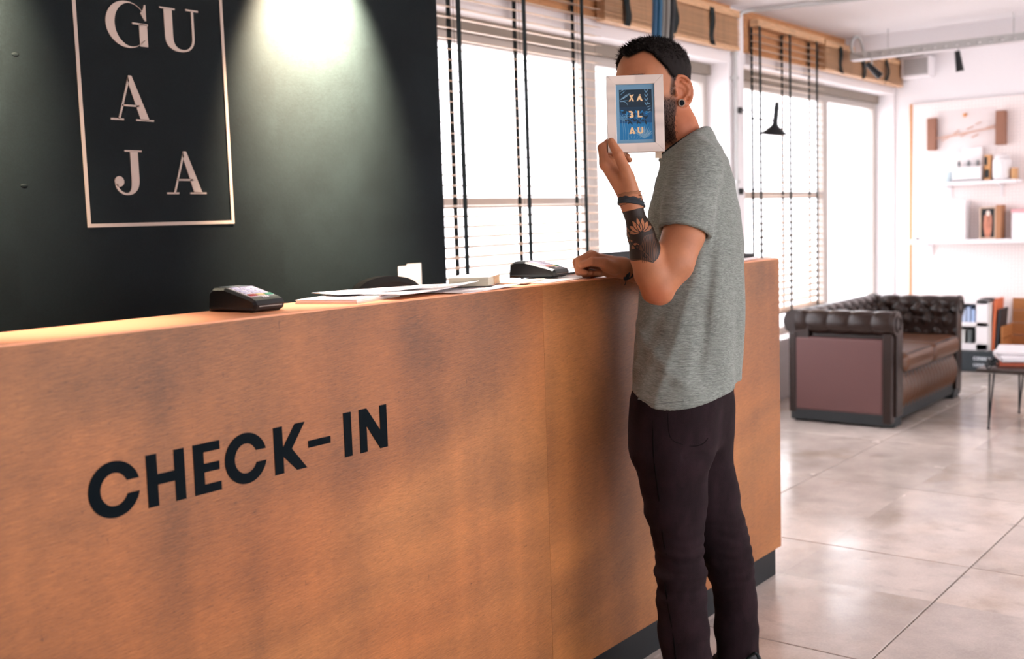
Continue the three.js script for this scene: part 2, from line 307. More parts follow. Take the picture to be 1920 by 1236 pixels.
single('power_cable', 'short black cable from the card terminal behind the resting hand', 'cable', tube([V3(-1.165, 1.158, -0.18), V3(-1.10, 1.155, -0.17), V3(-1.03, 1.154, -0.19), V3(-0.95, 1.154, -0.205)], 0.0035, 20, 8), M.plasticRough);

// ---------------------------------------------------------------- papers on the counter
function sheet(w, d, th, bend = 0, seg = 8) {                   // a leaf of paper with thickness, lying flat, one corner lifted
  const g = new THREE.BoxGeometry(w, th, d, seg, 1, seg); g.translate(0, th / 2, 0);
  const p = g.attributes.position;
  for (let i = 0; i < p.count; i++) { const u = p.getX(i) / w + 0.5, v = p.getZ(i) / d + 0.5; p.setY(i, p.getY(i) + bend * Math.pow(clamp(u + v - 1.15, 0, 1), 2) + Math.abs(bend) * 0.12 * (1 + Math.sin(u * 5 + v * 3)) ); }
  g.computeVertexNormals();
  return g;
}
function place(m, x, y, z, turn) { m.position.set(x, y, z); m.rotation.y = turn; return m; }
{
  const b = thing('booklet', 'thin white booklet with layered page edges, nearest the left card terminal', 'booklet');
  part('back_cover', sheet(0.21, 0.148, 0.003), M.paperWarm, b); const q = part('pages', sheet(0.206, 0.145, 0.0035), M.paper, b); q.position.y = 0.0032; const r = part('front_cover', sheet(0.21, 0.148, 0.0012, 0.004), M.paper, b); r.position.y = 0.0070;
  place(b, -1.965, 1.1502, -0.128, 0.32);
}
place(single('paper_sheet', 'large white sheet with a lifted edge lying along the counter front', 'paper', sheet(0.34, 0.17, 0.0016, 0.010, 12), M.paper), -1.775, 1.1590, -0.118, 0.16);
place(single('paper_sheet', 'white sheet sticking out over the counter edge under the printed block', 'paper', sheet(0.25, 0.15, 0.0014, 0.006, 10), M.paper), -1.635, 1.1508, -0.066, 0.10);
place(single('paper_sheet', 'loose white sheet at the back of the counter behind the booklet', 'paper', sheet(0.26, 0.13, 0.0012, 0.004, 8), M.paper), -1.86, 1.1633, -0.150, -0.25);
{
  const b = thing('card_block', 'thick pale block of cards standing on the papers before the window', 'card stack');
  const mat = dataTex(64, 64, (x, y) => { const v = 205 + 40 * (n2(x * 0.03, y * 1.4) - 0.5); return [v * 0.98, v * 0.96, v * 0.90]; }); mat.repeat.set(6, 60);
  const edge = std({ color: lin(0.72, 0.70, 0.64), map: mat, roughness: 0.85 }), warm = std({ color: lin(0.70, 0.58, 0.44), map: mat, roughness: 0.85 });
  part('cards', bx(-0.075, -0.0, 0, 0.021, -0.05, 0.05, 0.001), edge, b); part('cards', bx(0.001, 0.075, 0, 0.0205, -0.048, 0.052, 0.001), warm, b); part('top_card', bx(-0.076, 0.076, 0.021, 0.0222, -0.051, 0.053, 0.0004), M.paper, b);
  place(b, -1.535, 1.1560, -0.125, 0.5);
}
place(single('paper_sheet', 'white sheet under the second card terminal, reaching toward the hand', 'paper', sheet(0.33, 0.17, 0.0022, 0.0, 8), M.paper), -1.245, 1.1502, -0.108, 0.10);
place(single('leaflet', 'pale leaflet with warm edge lying beside the card block', 'leaflet', sheet(0.16, 0.10, 0.0028, 0.002, 6), M.paperWarm), -1.385, 1.1525, -0.105, 0.3);
{
  const b = thing('notebook', 'black notebook on white sheets at the right end of the counter, behind the man', 'notebook');
  part('sheets', bx(-0.12, 0.105, 0, 0.008, -0.075, 0.075, 0.001), M.paper, b); part('cover', bx(-0.125, 0.085, 0.008, 0.021, -0.07, 0.07, 0.007, 2), M.plasticRough, b);
  place(b, -0.168, 1.1502, -0.118, 0.12);
}

// ---------------------------------------------------------------- behind the counter
{
  const m = thing('monitor', 'black monitor whose top edge shows behind the counter past the resting hand', 'monitor');
  part('housing', bx(-0.19, 0.16, 0.12, 0.425, -0.02, 0.02, 0.008, 2), M.plasticRough, m); part('screen', bx(-0.18, 0.15, 0.135, 0.412, -0.0215, -0.0195), M.plastic, m);
  part('stand', bx(-0.03, 0.03, 0.01, 0.2, 0.0, 0.02, 0.004), M.plastic, m); part('base', bx(-0.1, 0.1, 0, 0.012, -0.07, 0.08, 0.005), M.plastic, m);
  m.position.set(-0.19, 0.76, -0.545); m.rotation.y = -0.06;
}
{
  const c = thing('office_chair', 'black office chair with only its rounded backrest top showing over the counter', 'chair');
  const s = new THREE.Shape(); s.moveTo(-0.2, 0); s.lineTo(0.2, 0); s.bezierCurveTo(0.23, 0.25, 0.22, 0.42, 0.10, 0.455); s.bezierCurveTo(0.04, 0.47, -0.04, 0.47, -0.10, 0.455); s.bezierCurveTo(-0.22, 0.42, -0.23, 0.25, -0.2, 0);
  part('backrest', ext(s, 0.04, 0.018).scale(0.74, 1, 1).translate(0, 0.668, -0.26), std({ color: lin(0.018, 0.02, 0.02), roughness: 0.75 }), c);
  part('seat', bx(-0.24, 0.24, 0.45, 0.53, -0.22, 0.24, 0.035, 3), M.plasticRough, c);
  part('back_support', bx(-0.03, 0.03, 0.42, 0.8, -0.29, -0.265, 0.006), M.blackMetal, c);
  part('column', rod(V3(0, 0.08, 0), V3(0, 0.46, 0), 0.028), M.blackMetal, c);
  for (let k = 0; k < 5; k++) { const a = k * Math.PI * 2 / 5 + 0.3; part('leg', rod(V3(0, 0.1, 0), V3(Math.cos(a) * 0.28, 0.065, Math.sin(a) * 0.28), 0.02, 0.013), M.blackMetal, c); part('caster', new THREE.SphereGeometry(0.03, 14, 10).translate(Math.cos(a) * 0.28, 0.03, Math.sin(a) * 0.28), M.plastic, c); }
  c.position.set(-1.12, 0, -1.02); c.rotation.y = 2.9;
}
{
  const p = thing('notice', 'two white printed sheets fixed low on the dark wall behind the chair', 'paper notice');
  const print = dataTex(128, 192, (x, y) => { const line = (y % 11) < 4 && y > 20 && y < 130 && x > 60 && x < 118 && n2(x * 0.35, Math.floor(y / 11) * 7.1) > 0.35; const v = line ? 196 : 236; return [v, v, v + 2]; }, { repeat: false });
  const pg = new THREE.BoxGeometry(0.086, 0.20, 0.001).translate(-0.0, -0.10, 0.0022);
  part('back_sheet', bx(-0.048, 0.0, -0.195, -0.008, 0, 0.0012), M.paper, p);
  const q = part('front_sheet', pg, std({ map: print, roughness: 0.85 }), p); q.position.set(0.044, 0, 0);
  p.position.set(-0.358, 1.148, ZD); 
}

// ---------------------------------------------------------------- wooden blinds
const slatShape = (() => { const s = new THREE.Shape(); const n = 5, w = 0.05, t = 0.0028; const up = [], dn = []; for (let i = 0; i <= n; i++) { const u = i / n * 2 - 1; up.push([u * w / 2, 0.0022 * (1 - u * u) + t]); dn.push([-u * w / 2, 0.0022 * (1 - u * u)]); } return shapeOf([...up, ...dn]); })();
function blind(label, x0, x1, zc, yTop, yBot, tapes, raised, tilt = 0.16, tw = 0.0145) {
  const b = thing('wooden_blind', label, 'window blind');
  const L = x1 - x0;
  part('headrail', bx(x0, x1, yTop - 0.045, yTop, zc - 0.03, zc + 0.03, 0.003), M.packSlat[0], b);
  const slat = boxUV(ext(slatShape, L).rotateY(Math.PI / 2));
  const pitch = raised ? 0.0056 : 0.0448, ys = [];
  for (let y = yTop - 0.05 - pitch; y > yBot + 0.02; y -= pitch) ys.push(y);
  ys.forEach((y, i) => { const m = part('slat', slat, (raised ? M.packSlat : M.slat)[Math.floor(h2(i, Math.round(x0 * 100)) * 3)], b); m.position.set(x0 + (raised ? (h2(i, 3) - 0.5) * 0.006 : 0), y, zc + (raised ? (h2(i, 9) - 0.5) * 0.006 : 0)); if (!raised) m.rotation.x = tilt; });
  part('bottom_rail', bx(x0, x1, yBot, yBot + 0.02, zc - 0.027, zc + 0.027, 0.004), (raised ? M.packSlat : M.slat)[1], b);
  for (const t of tapes) {
    if (!raised) {
      for (const s of [-1, 1]) part('ladder_tape', bx(t - tw, t + tw, yBot + 0.004, yTop - 0.01, zc + s * 0.0285 - 0.0006, zc + s * 0.0285 + 0.0006), M.tape, b);
      part('lift_cord', rod(V3(t, yBot + 0.01, zc), V3(t, yTop - 0.02, zc), 0.0011, 0.0011, 6), M.tape, b);
    } else {
      const n = 14, up = [], dn = []; for (let i = 0; i <= n; i++) { const u = i / n, y = yBot - 0.005 + (yTop - 0.02 - yBot) * u, bulge = 0.031 + 0.012 * Math.sin(u * 7 + t * 9) * (1 - u) + 0.016 * Math.sin(u * Math.PI) * (0.6 + 0.4 * Math.sin(t * 31)); up.push([zc + bulge, y]); dn.unshift([zc + bulge + 0.0018, y]); }
      part('ladder_tape', ext(shapeOf([...up, ...dn]), 0.055).rotateY(-Math.PI / 2).translate(t + 0.016, 0, 0), M.tape, b);
    }
  }
  return rebase(b, (x0 + x1) / 2, yBot, zc);
}
const ZC = -1.505;
blind('lowered wooden blind at the first window, hanging beside the dark wall', -0.10, 1.165, ZC, 2.55, 0.62, [0.038, 0.507, 0.984], false);
blind('raised wooden blind packed under the ceiling above the man\'s head', 1.20, 2.735, ZC, 2.555, 2.315, [1.412, 1.915, 2.372], true);
blind('lowered wooden blind at the third window, behind the small black wall lamp', 2.99, 4.075, ZC, 2.54, 0.62, [3.012, 3.477, 3.935], false, 0.20, 0.018);
blind('raised wooden blind packed under the ceiling at the window beside the far wall', 4.10, 5.775, ZC, 2.53, 2.315, [4.39, 4.85, 5.36], true);

// ---------------------------------------------------------------- pillar: conduit, lamp
{
  const c = thing('conduit', 'grey metal conduit running up the white pillar and bending along the ceiling', 'pipe');
  part('pipe', tube([V3(2.80, 0.25, -1.545), V3(2.80, 1.3, -1.545), V3(2.80, 2.2, -1.545), V3(2.80, 2.44, -1.545), V3(2.815, 2.535, -1.535), V3(2.86, 2.575, -1.50), V3(2.90, 2.578, -1.44), V3(2.94, 2.578, -1.2), V3(3.02, 2.578, -0.95), V3(3.05, 2.578, -0.3)], 0.0135, 60, 10), M.zinc, c);
  for (const y of [0.6, 1.5, 2.15]) part('clip', bx(2.778, 2.822, y, y + 0.02, -1.57, -1.530, 0.003), M.zinc, c);
  part('coupling', rod(V3(2.80, 2.30, -1.545), V3(2.80, 2.40, -1.545), 0.0175), M.zinc, c);
  rebase(c, 2.80, 0.25, -1.545);
}
{
  const l = thing('wall_lamp', 'small black lamp with cone shade on a thin jointed arm at the pillar', 'lamp');
  const zl = -1.40;
  const prof = [[0.020, 0.16], [0.021, 0.05], [0.026, 0.035], [0.040, 0.018], [0.075, -0.012], [0.098, -0.028], [0.101, -0.032], [0.097, -0.030], [0.072, -0.016], [0.036, 0.012], [0.012, 0.03]].map((p) => new THREE.Vector2(...p));
  const shade = new THREE.LatheGeometry(prof, 40); const away = V3(3.085, 1.815, zl).sub(CAM).normalize(); const tilt = new THREE.Matrix4().makeRotationAxis(RIGHT, 0.20).premultiply(new THREE.Matrix4().makeRotationAxis(away, 0.06)).scale(V3(0.84, 0.84, 0.84)).setPosition(3.055, 1.84, zl);
  part('shade', shade.applyMatrix4(tilt), M.blackMetal, l);
  part('socket', new THREE.CylinderGeometry(0.017, 0.0215, 0.06, 20).translate(0, 0.175, 0).applyMatrix4(tilt), M.blackMetal, l);
  part('bulb', new THREE.SphereGeometry(0.02, 16, 12).translate(0, 0.018, 0).applyMatrix4(tilt), M.white, l);
  part('arm', rod(V3(3.06, 1.90, zl), V3(2.735, 1.893, zl), 0.004), M.blackMetal, l);
  part('arm', rod(V3(2.735, 1.94, zl), V3(2.735, 1.453, zl), 0.004), M.blackMetal, l);
  part('arm', tube([V3(2.90, 1.965, -1.57), V3(2.79, 1.955, -1.50), V3(2.735, 1.94, zl)], 0.004), M.blackMetal, l);
  part('arm', tube([V3(2.90, 1.45, -1.57), V3(2.81, 1.452, -1.48), V3(2.735, 1.453, zl)], 0.004), M.blackMetal, l);
  for (const y of [1.893, 1.453]) part('joint', new THREE.SphereGeometry(0.011, 12, 10).translate(2.735, y, zl), M.blackMetal, l);
  for (const y of [1.965, 1.45]) part('wall_bracket', bx(2.875, 2.925, y - 0.02, y + 0.02, -1.57, -1.558, 0.003), M.blackMetal, l);
  rebase(l, 2.80, 1.45, -1.57);
}
{ // hanging straps over the man's head
  const s = thing('cable_bundle', 'blue and grey cables hanging from the ceiling above the man\'s head', 'cables');
  const cols = [[0.01, 0.07, 0.15], [0.012, 0.09, 0.18], [0.16, 0.155, 0.14], [0.20, 0.19, 0.17], [0.14, 0.135, 0.125], [0.01, 0.012, 0.015]];
  cols.forEach((c, i) => { const o = [0, 0.026, 0.075, 0.10, 0.125, 0.15][i], z = -1.12 + (i % 2) * 0.012; part('cable', tube([V3(1.085 + o, CEIL + 0.001, z), V3(1.085 + o, 2.35, z + 0.004), V3(1.075 + o * 0.9, 2.1, z), V3(1.095 + o * 0.8, 1.85, z), V3(1.10 + o * 0.8, 1.80, z)], 0.0135, 30, 8), std({ color: lin(...c), roughness: 0.6 }), s); });
  part('ceiling_hook', bx(1.065, 1.19, CEIL - 0.02, CEIL, -1.14, -1.09, 0.004), M.blackMetal, s);
  rebase(s, 1.13, CEIL, -1.12);
}
// ---------------------------------------------------------------- cable tray, spotlights, wall unit
{
  const t = thing('cable_tray', 'long perforated metal cable tray hung below the ceiling at the far wall', 'cable tray');
  const x0 = 4.40, x1 = 4.50, y0 = 2.40, y1 = 2.455, z0 = -1.415, z1 = 3.2, th = 0.0025;
  part('tray_floor', bx(x0, x1, y0, y0 + th, z0, z1), M.white, t);
  for (const x of [x0, x1 - th]) {   // side walls with slots punched out
    const s = shapeOf([[z0, y0], [z1, y0], [z1, y1], [z0, y1]]);
    for (let z = z0 + 0.05; z < z1 - 0.06; z += 0.075) s.holes.push(new THREE.Path([[z, y0 + 0.018], [z + 0.045, y0 + 0.018], [z + 0.045, y0 + 0.036], [z, y0 + 0.036]].map((p) => new THREE.Vector2(...p))));
    part('tray_side', ext(s, th).rotateY(-Math.PI / 2).translate(x + th, 0, 0), M.zinc, t);
  }
  for (const z of [-1.15, -0.3, 0.6, 1.6, 2.6]) part('hanger', rod(V3(4.45, y0 + 0.003, z), V3(4.45, CEIL, z), 0.004), M.zinc, t);
  rebase(t, 4.45, 2.4, 0);
}
single('cable_loop', 'grey hooked loop of hose at the near end of the tray', 'cable', tube([V3(4.44, 2.41, -1.395), V3(4.43, 2.51, -1.415), V3(4.45, 2.57, -1.40), V3(4.48, 2.56, -1.37), V3(4.475, 2.47, -1.34), V3(4.46, 2.41, -1.30)], 0.012, 40, 10), M.zinc);
function trackSpot(label, x, y, z, aim) {
  const s = thing('spotlight', label, 'spotlight', 'black spotlights under the cable tray');
  const d = aim.clone().normalize(), p = V3(x, y, z), a = p.clone().addScaledVector(d, -0.05), b = p.clone().addScaledVector(d, 0.09);
  part('stem', rod(V3(x, 2.40, z), p, 0.006), M.zinc, s);
  part('housing', rod(a, b, 0.018, 0.027, 20), M.blackMetal, s);
  part('lens', rod(b.clone().addScaledVector(d, -0.004), b.clone().addScaledVector(d, 0.002), 0.022, 0.022, 20), M.white, s);
  return rebase(s, x, 2.40, z);
}
trackSpot('black spotlight under the tray, tilted steeply toward the far wall, before the packed blind', 4.45, 2.335, -1.27, V3(0.35, -0.75, 0.62));
trackSpot('black spotlight under the tray, hanging almost straight down, right of the wall unit', 4.45, 2.335, -0.66, V3(0.05, -0.9, 0.12));
{
  const u = thing('wall_unit', 'white wall unit with grey grille high on the far wall', 'air unit');
  part('housing', bx(5.68, XR, 2.375, 2.545, -1.47, -1.235, 0.012, 2), M.white, u);
  part('grille', bx(5.672, 5.682, 2.395, 2.53, -1.445, -1.25, 0.003), std({ color: lin(0.42, 0.40, 0.39), roughness: 0.7 }), u);
  for (let i = 0; i < 7; i++) part('louvre', bx(5.666, 5.676, 2.402 + i * 0.0185, 2.408 + i * 0.0185, -1.44, -1.255, 0.001), std({ color: lin(0.5, 0.48, 0.47), roughness: 0.6 }), u);
  part('bracket', bx(5.74, 5.77, 2.545, 2.58, -1.40, -1.30, 0.003), M.zinc, u);
  rebase(u, XR, 2.375, -1.35);
}
// ---------------------------------------------------------------- far wall: pegboard, shelves and what stands on them
{
  const p = thing('pegboard', 'tall pale pegboard panel with wooden edge covering the far wall', 'pegboard');
  const holes = dataTex(64, 64, (x, y) => { const d = Math.hypot(x - 32, y - 32); const v = d < 9 ? 178 : 250; return [v, v * 0.955, v * 0.94]; }); holes.repeat.set(38, 38);
  part('board', bx(5.80, 5.812, 0.165, 2.17, -1.41, 3.2, 0.001), std({ map: holes, roughness: 0.75 }), p);
  part('edge_strip', bx(5.795, XR - 0.001, 0.165, 2.17, -1.432, -1.41, 0.002), M.lintel, p);
  rebase(p, 5.82, 0.165, 0.8);
}
function shelf(label, y0, y1, z0, z1) {
  const s = thing('wall_shelf', label, 'shelf');
  part('board', bx(5.60, 5.80, y0, y1, z0, z1, 0.003), M.white, s);
  for (const z of [z0 + 0.15, z1 - 0.15]) part('bracket', merge([bx(5.785, 5.80, y0 - 0.10, y0, z - 0.01, z + 0.01), bx(5.66, 5.79, y0 - 0.012, y0, z - 0.01, z + 0.01)]), M.white, s);
  return rebase(s, 5.70, y0, (z0 + z1) / 2);
}
const S1 = 1.507, S2 = 1.040;
shelf('upper white shelf on the pegboard, under the brown wooden wall piece', S1 - 0.03, S1, -1.245, -0.545);
shelf('lower white shelf on the pegboard, carrying the framed picture', S2 - 0.034, S2, -1.395, -0.10);
{
  const w = thing('wall_piece', 'pair of brown wooden blocks joined by thin rods, hung over the upper shelf', 'wall decoration');
  const brown = std({ color: lin(0.30, 0.135, 0.085), roughness: 0.65 }), pale = std({ color: lin(0.72, 0.46, 0.36), roughness: 0.7 });
  part('wood_block', bx(5.74, 5.798, 1.775, 2.04, -1.275, -1.205, 0.006), brown, w).rotation.x = 0;
  part('wood_block', bx(5.72, 5.798, 1.785, 2.055, -0.735, -0.660, 0.006), brown, w);
  part('rod', rod(V3(5.77, 1.87, -1.21), V3(5.77, 1.93, -0.73), 0.007), pale, w);
  part('backing_sheet', bx(5.796, 5.80, 1.74, 2.09, -1.20, -0.74), std({ color: lin(0.82, 0.74, 0.73), roughness: 0.8 }), w);
  for (const [a, b, c, d] of [[1.85, -1.17, 1.875, -1.11], [1.89, -1.08, 1.93, -1.03], [1.875, -1.02, 1.90, -0.96], [1.93, -0.97, 1.95, -0.92], [1.86, -0.93, 1.885, -0.88], [1.965, -0.90, 1.98, -0.86], [1.93, -0.82, 1.945, -0.76]]) part('rod', rod(V3(5.79, a, b), V3(5.79, c, d), 0.0045), pale, w);
  part('knob', new THREE.SphereGeometry(0.016, 14, 10).translate(5.785, 2.045, -0.985), std({ color: lin(0.75, 0.33, 0.12), roughness: 0.5 }), w);
  rebase(w, 5.78, 1.77, -0.97);
}
const lathe = (pts, x, y, z, seg = 28) => new THREE.LatheGeometry(pts.map((p) => new THREE.Vector2(...p)), seg).translate(x, y, z);
single('cup', 'small pale blue cup at the left end of the upper shelf', 'cup', lathe([[0, 0], [0.03, 0], [0.038, 0.085], [0.035, 0.085], [0.028, 0.006], [0, 0.006]], 0, 0, 0), std({ color: lin(0.60, 0.72, 0.76), roughness: 0.4 })).position.set(5.70, S1, -1.088);
{
  const r = thing('bottle_caddy', 'white caddy with an upright back holding small bottles on the upper shelf', 'caddy');
  part('tray', merge([bx(5.63, 5.75, S1, S1 + 0.012, -1.035, -0.815), bx(5.63, 5.64, S1, S1 + 0.115, -1.035, -0.815, 0.003), bx(5.74, 5.75, S1, S1 + 0.115, -1.035, -0.815, 0.003), bx(5.64, 5.74, S1, S1 + 0.115, -1.035, -1.025), bx(5.64, 5.74, S1, S1 + 0.115, -0.825, -0.815)]), M.white, r);
  part('back_board', bx(5.752, 5.764, S1, S1 + 0.27, -0.99, -0.84, 0.003), M.white, r);
  rebase(r, 5.69, S1, -0.925);
  for (const [z, l] of [[-1.0, 'small grey-capped bottle in the caddy, the one beside the cup'], [-0.925, 'small grey-capped bottle in the middle of the caddy'], [-0.855, 'small grey-capped bottle in the caddy, next to the orange box']]) {
    const b = thing('bottle', l, 'bottle', 'small bottles in the shelf caddy');
    part('body', lathe([[0, 0], [0.024, 0], [0.025, 0.09], [0.012, 0.11], [0.012, 0.115], [0, 0.115]], 0, 0, 0, 20), std({ color: lin(0.55, 0.55, 0.55), roughness: 0.3 }), b);
    part('cap', lathe([[0, 0], [0.013, 0], [0.013, 0.03], [0.004, 0.04], [0, 0.04]], 0, 0.115, 0, 16), std({ color: lin(0.20, 0.21, 0.22), roughness: 0.5 }), b);
    b.position.set(5.69, S1 + 0.012, z);
  }
}
{
  const b = thing('box', 'narrow orange and black upright box right of the bottle caddy', 'box');
  part('carton', bx(5.66, 5.74, S1, S1 + 0.20, -0.80, -0.752, 0.003), std({ color: lin(0.66, 0.33, 0.13), roughness: 0.6 }), b);
  part('label', bx(5.658, 5.662, S1 + 0.02, S1 + 0.085, -0.795, -0.76), M.plasticRough, b); part('label', bx(5.658, 5.662, S1 + 0.12, S1 + 0.185, -0.798, -0.775), M.plasticRough, b);
  rebase(b, 5.70, S1, -0.776);
}
{
  const j = thing('jar', 'large round white jar with lid on the upper shelf', 'jar');
  part('body', lathe([[0, 0], [0.062, 0], [0.068, 0.02], [0.068, 0.15], [0.055, 0.17], [0, 0.17]], 0, 0, 0), M.white, j); part('lid', lathe([[0, 0], [0.057, 0], [0.057, 0.022], [0.02, 0.034], [0, 0.034]], 0, 0.17, 0), M.paper, j);
  j.position.set(5.69, S1, -0.672);
}
single('book', 'thin orange-brown book standing at the right end of the upper shelf', 'book', bx(-0.06, 0.06, 0, 0.09, -0.0125, 0.0125, 0.003), std({ color: lin(0.62, 0.34, 0.15), roughness: 0.6 })).position.set(5.70, S1, -0.578);
{
  const b = thing('storage_box', 'large plain white box on the lower shelf, beside the framed picture', 'box');
  part('box_body', bx(5.66, 5.79, S2, S2 + 0.285, -1.352, -0.94, 0.006), M.white, b); part('box_lid', bx(5.655, 5.795, S2 + 0.275, S2 + 0.315, -1.357, -0.935, 0.004), M.white, b);
  part('latch', bx(5.652, 5.66, S2 + 0.004, S2 + 0.016, -1.33, -1.305), M.plasticRough, b);
  rebase(b, 5.72, S2, -1.146);
}
{
  const f = thing('framed_picture', 'small framed picture of a pale standing shape on black, on the lower shelf', 'picture');
  const pic = dataTex(96, 160, (x, y) => { const u = x / 96 - 0.5, v = y / 160; const w = 0.20 + 0.12 * Math.sin(v * 3.1); const head = Math.hypot(u * 0.6, v - 0.83) < 0.10; const bodyy = Math.abs(u + 0.02) < w && v < 0.78; if (head) return [235, 215, 205]; if (bodyy) { const k = 0.85 + 0.3 * (fbm(x * 0.06, y * 0.03, 3) - 0.5); return [226 * k, 150 * k, 122 * k]; } return [14, 22, 24]; }, { repeat: false });
  const t = 0.012, z0 = -0.838, z1 = -0.712, y0 = S2, y1 = S2 + 0.255;
  part('frame', merge([bx(5.69, 5.71, y0, y1, z0, z0 + t, 0.002), bx(5.69, 5.71, y0, y1, z1 - t, z1, 0.002), bx(5.69, 5.71, y0, y0 + t, z0 + t, z1 - t, 0.002), bx(5.69, 5.71, y1 - t, y1, z0 + t, z1 - t, 0.002)]), std({ color: lin(0.60, 0.44, 0.33), roughness: 0.6 }), f);
  const g = new THREE.PlaneGeometry(z1 - z0 - 2 * t, y1 - y0 - 2 * t).rotateY(-Math.PI / 2).translate(5.698, (y0 + y1) / 2, (z0 + z1) / 2);
  part('print', g, std({ map: pic, roughness: 0.6 }), f);
  part('backing', bx(5.70, 5.706, y0 + 0.004, y1 - 0.004, z0 + 0.004, z1 - 0.004), M.plasticRough, f);
  rebase(f, 5.70, S2, (z0 + z1) / 2);
}
{
  const b = thing('book', 'brown book standing upright right of the framed picture', 'book');
  part('cover', bx(5.64, 5.78, S2, S2 + 0.27, -0.700, -0.662, 0.004), std({ color: lin(0.42, 0.19, 0.09), roughness: 0.6 }), b); part('pages', bx(5.645, 5.776, S2 + 0.004, S2 + 0.266, -0.694, -0.668), M.paperWarm, b);
  b.children[1].scale.set(1, 1, 1); rebase(b, 5.71, S2, -0.68);
}
{
  const b = thing('gift_box', 'white box with a pink lid on the lower shelf, cut by the picture edge', 'box');
  part('box_body', bx(5.65, 5.78, S2, S2 + 0.205, -0.585, -0.36, 0.004), M.white, b); part('lid', bx(5.645, 5.785, S2 + 0.205, S2 + 0.23, -0.59, -0.355, 0.004), std({ color: lin(0.82, 0.40, 0.42), roughness: 0.6 }), b);
  rebase(b, 5.715, S2, -0.47);
}
// ---------------------------------------------------------------- black plinth along the far wall and what stands on it
{
  const p = thing('display_plinth', 'low black plinth with rows of small white lettering along the far wall', 'plinth');
  const cv = document.createElement('canvas'); cv.width = 1024; cv.height = 128; const c = cv.getContext('2d');
  c.fillStyle = '#2b3439'; c.fillRect(0, 0, 1024, 128); c.fillStyle = '#dfe6ec'; c.font = 'bold 34px sans-serif';
  c.fillText('COMMUNITY', 150, 52); c.font = 'bold 26px sans-serif'; c.fillText('COFFEE', 150, 98); c.font = 'bold 30px sans-serif'; c.fillText('A W A Y', 440, 92);
  const tx = new THREE.CanvasTexture(cv); tx.colorSpace = THREE.SRGBColorSpace;
  part('body', bx(5.365, XR - 0.002, 0, 0.163, -1.12, 1.4, 0.004), std({ color: lin(0.022, 0.030, 0.034), roughness: 0.6 }), p);
  part('lettered_front', new THREE.PlaneGeometry(1.1, 0.14).rotateY(-Math.PI / 2).translate(5.3642, 0.083, -0.40), std({ map: tx, roughness: 0.6 }), p);
  rebase(p, 5.6, 0, 0.14);
}
{
  const r = thing('magazine_rack', 'white open rack with two compartments on the plinth, beside the sofa', 'rack');
  const z0 = -1.0, z1 = -0.70, y0 = 0.164, y1 = 0.565, x0 = 5.44, x1 = 5.70;
  part('frame', merge([bx(x0, x1, y0, y1, z0, z0 + 0.015), bx(x0, x1, y0, y1, z1 - 0.09, z1, 0.003), bx(x0, x1, y1 - 0.03, y1, z0, z1), bx(x0, x1, y0, y0 + 0.05, z0, z1), bx(x0, x1, 0.355, 0.385, z0, z1), bx(x1 - 0.01, x1, y0, y1, z0, z1)]), M.white, r);
  for (let i = 0; i < 5; i++) part('booklet', bx(x0 + 0.03, x1 - 0.02, 0.386, 0.386 + 0.10 + 0.02 * (i % 2), z0 + 0.03 + i * 0.034, z0 + 0.055 + i * 0.034), std({ color: lin(0.60 - 0.06 * i, 0.64 - 0.04 * i, 0.72), roughness: 0.7 }), r);
  for (let i = 0; i < 3; i++) part('booklet', bx(x0 + 0.03, x1 - 0.02, 0.215, 0.32, z0 + 0.04 + i * 0.05, z0 + 0.065 + i * 0.05), std({ color: i == 2 ? lin(0.12, 0.14, 0.14) : lin(0.62, 0.62, 0.60), roughness: 0.7 }), r);
  rebase(r, 5.57, y0, -0.85);
}
{
  const q = (name, label, dz, h, col, tilt) => { const b = single(name, label, name, bx(-0.11, 0.11, 0, h, -0.009, 0.009, 0.002), std({ color: col, roughness: 0.55 })); b.position.set(5.56, 0.166, dz); b.rotation.x = tilt; return b; };
  q('magazine', 'white magazine standing against the rack on the plinth', -0.688, 0.38, lin(0.8, 0.74, 0.70), 0.0);
  q('magazine', 'orange-red magazine standing upright on the plinth between the white and black ones', -0.664, 0.41, lin(0.62, 0.14, 0.05), 0.04);
  q('magazine', 'black magazine leaning on the plinth by the wooden crate', -0.640, 0.33, lin(0.02, 0.02, 0.025), 0.08);
}
{
  const c = thing('crate', 'open orange-brown wooden crate on the plinth behind the table', 'crate');
  const w = std({ color: lin(0.62, 0.33, 0.14), map: slatTex, roughness: 0.6 });
  const x0 = 5.45, x1 = 5.79, y0 = 0.164, z0 = -0.60, z1 = -0.12;
  for (let i = 0; i < 4; i++) part('plank', bx(x1 - 0.012, x1, y0 + i * 0.1, y0 + i * 0.1 + 0.096, z0, z1, 0.002), w, c);
  for (const z of [z0, z1]) for (let i = 0; i < 2; i++) part('plank', bx(x0, x1 - 0.012, y0 + i * 0.1, y0 + i * 0.1 + 0.096, z - 0.006, z + 0.006, 0.002), w, c);
  part('floor_board', bx(x0, x1 - 0.012, y0, y0 + 0.012, z0, z1, 0.002), w, c);
  rebase(c, 5.62, y0, -0.36);
}

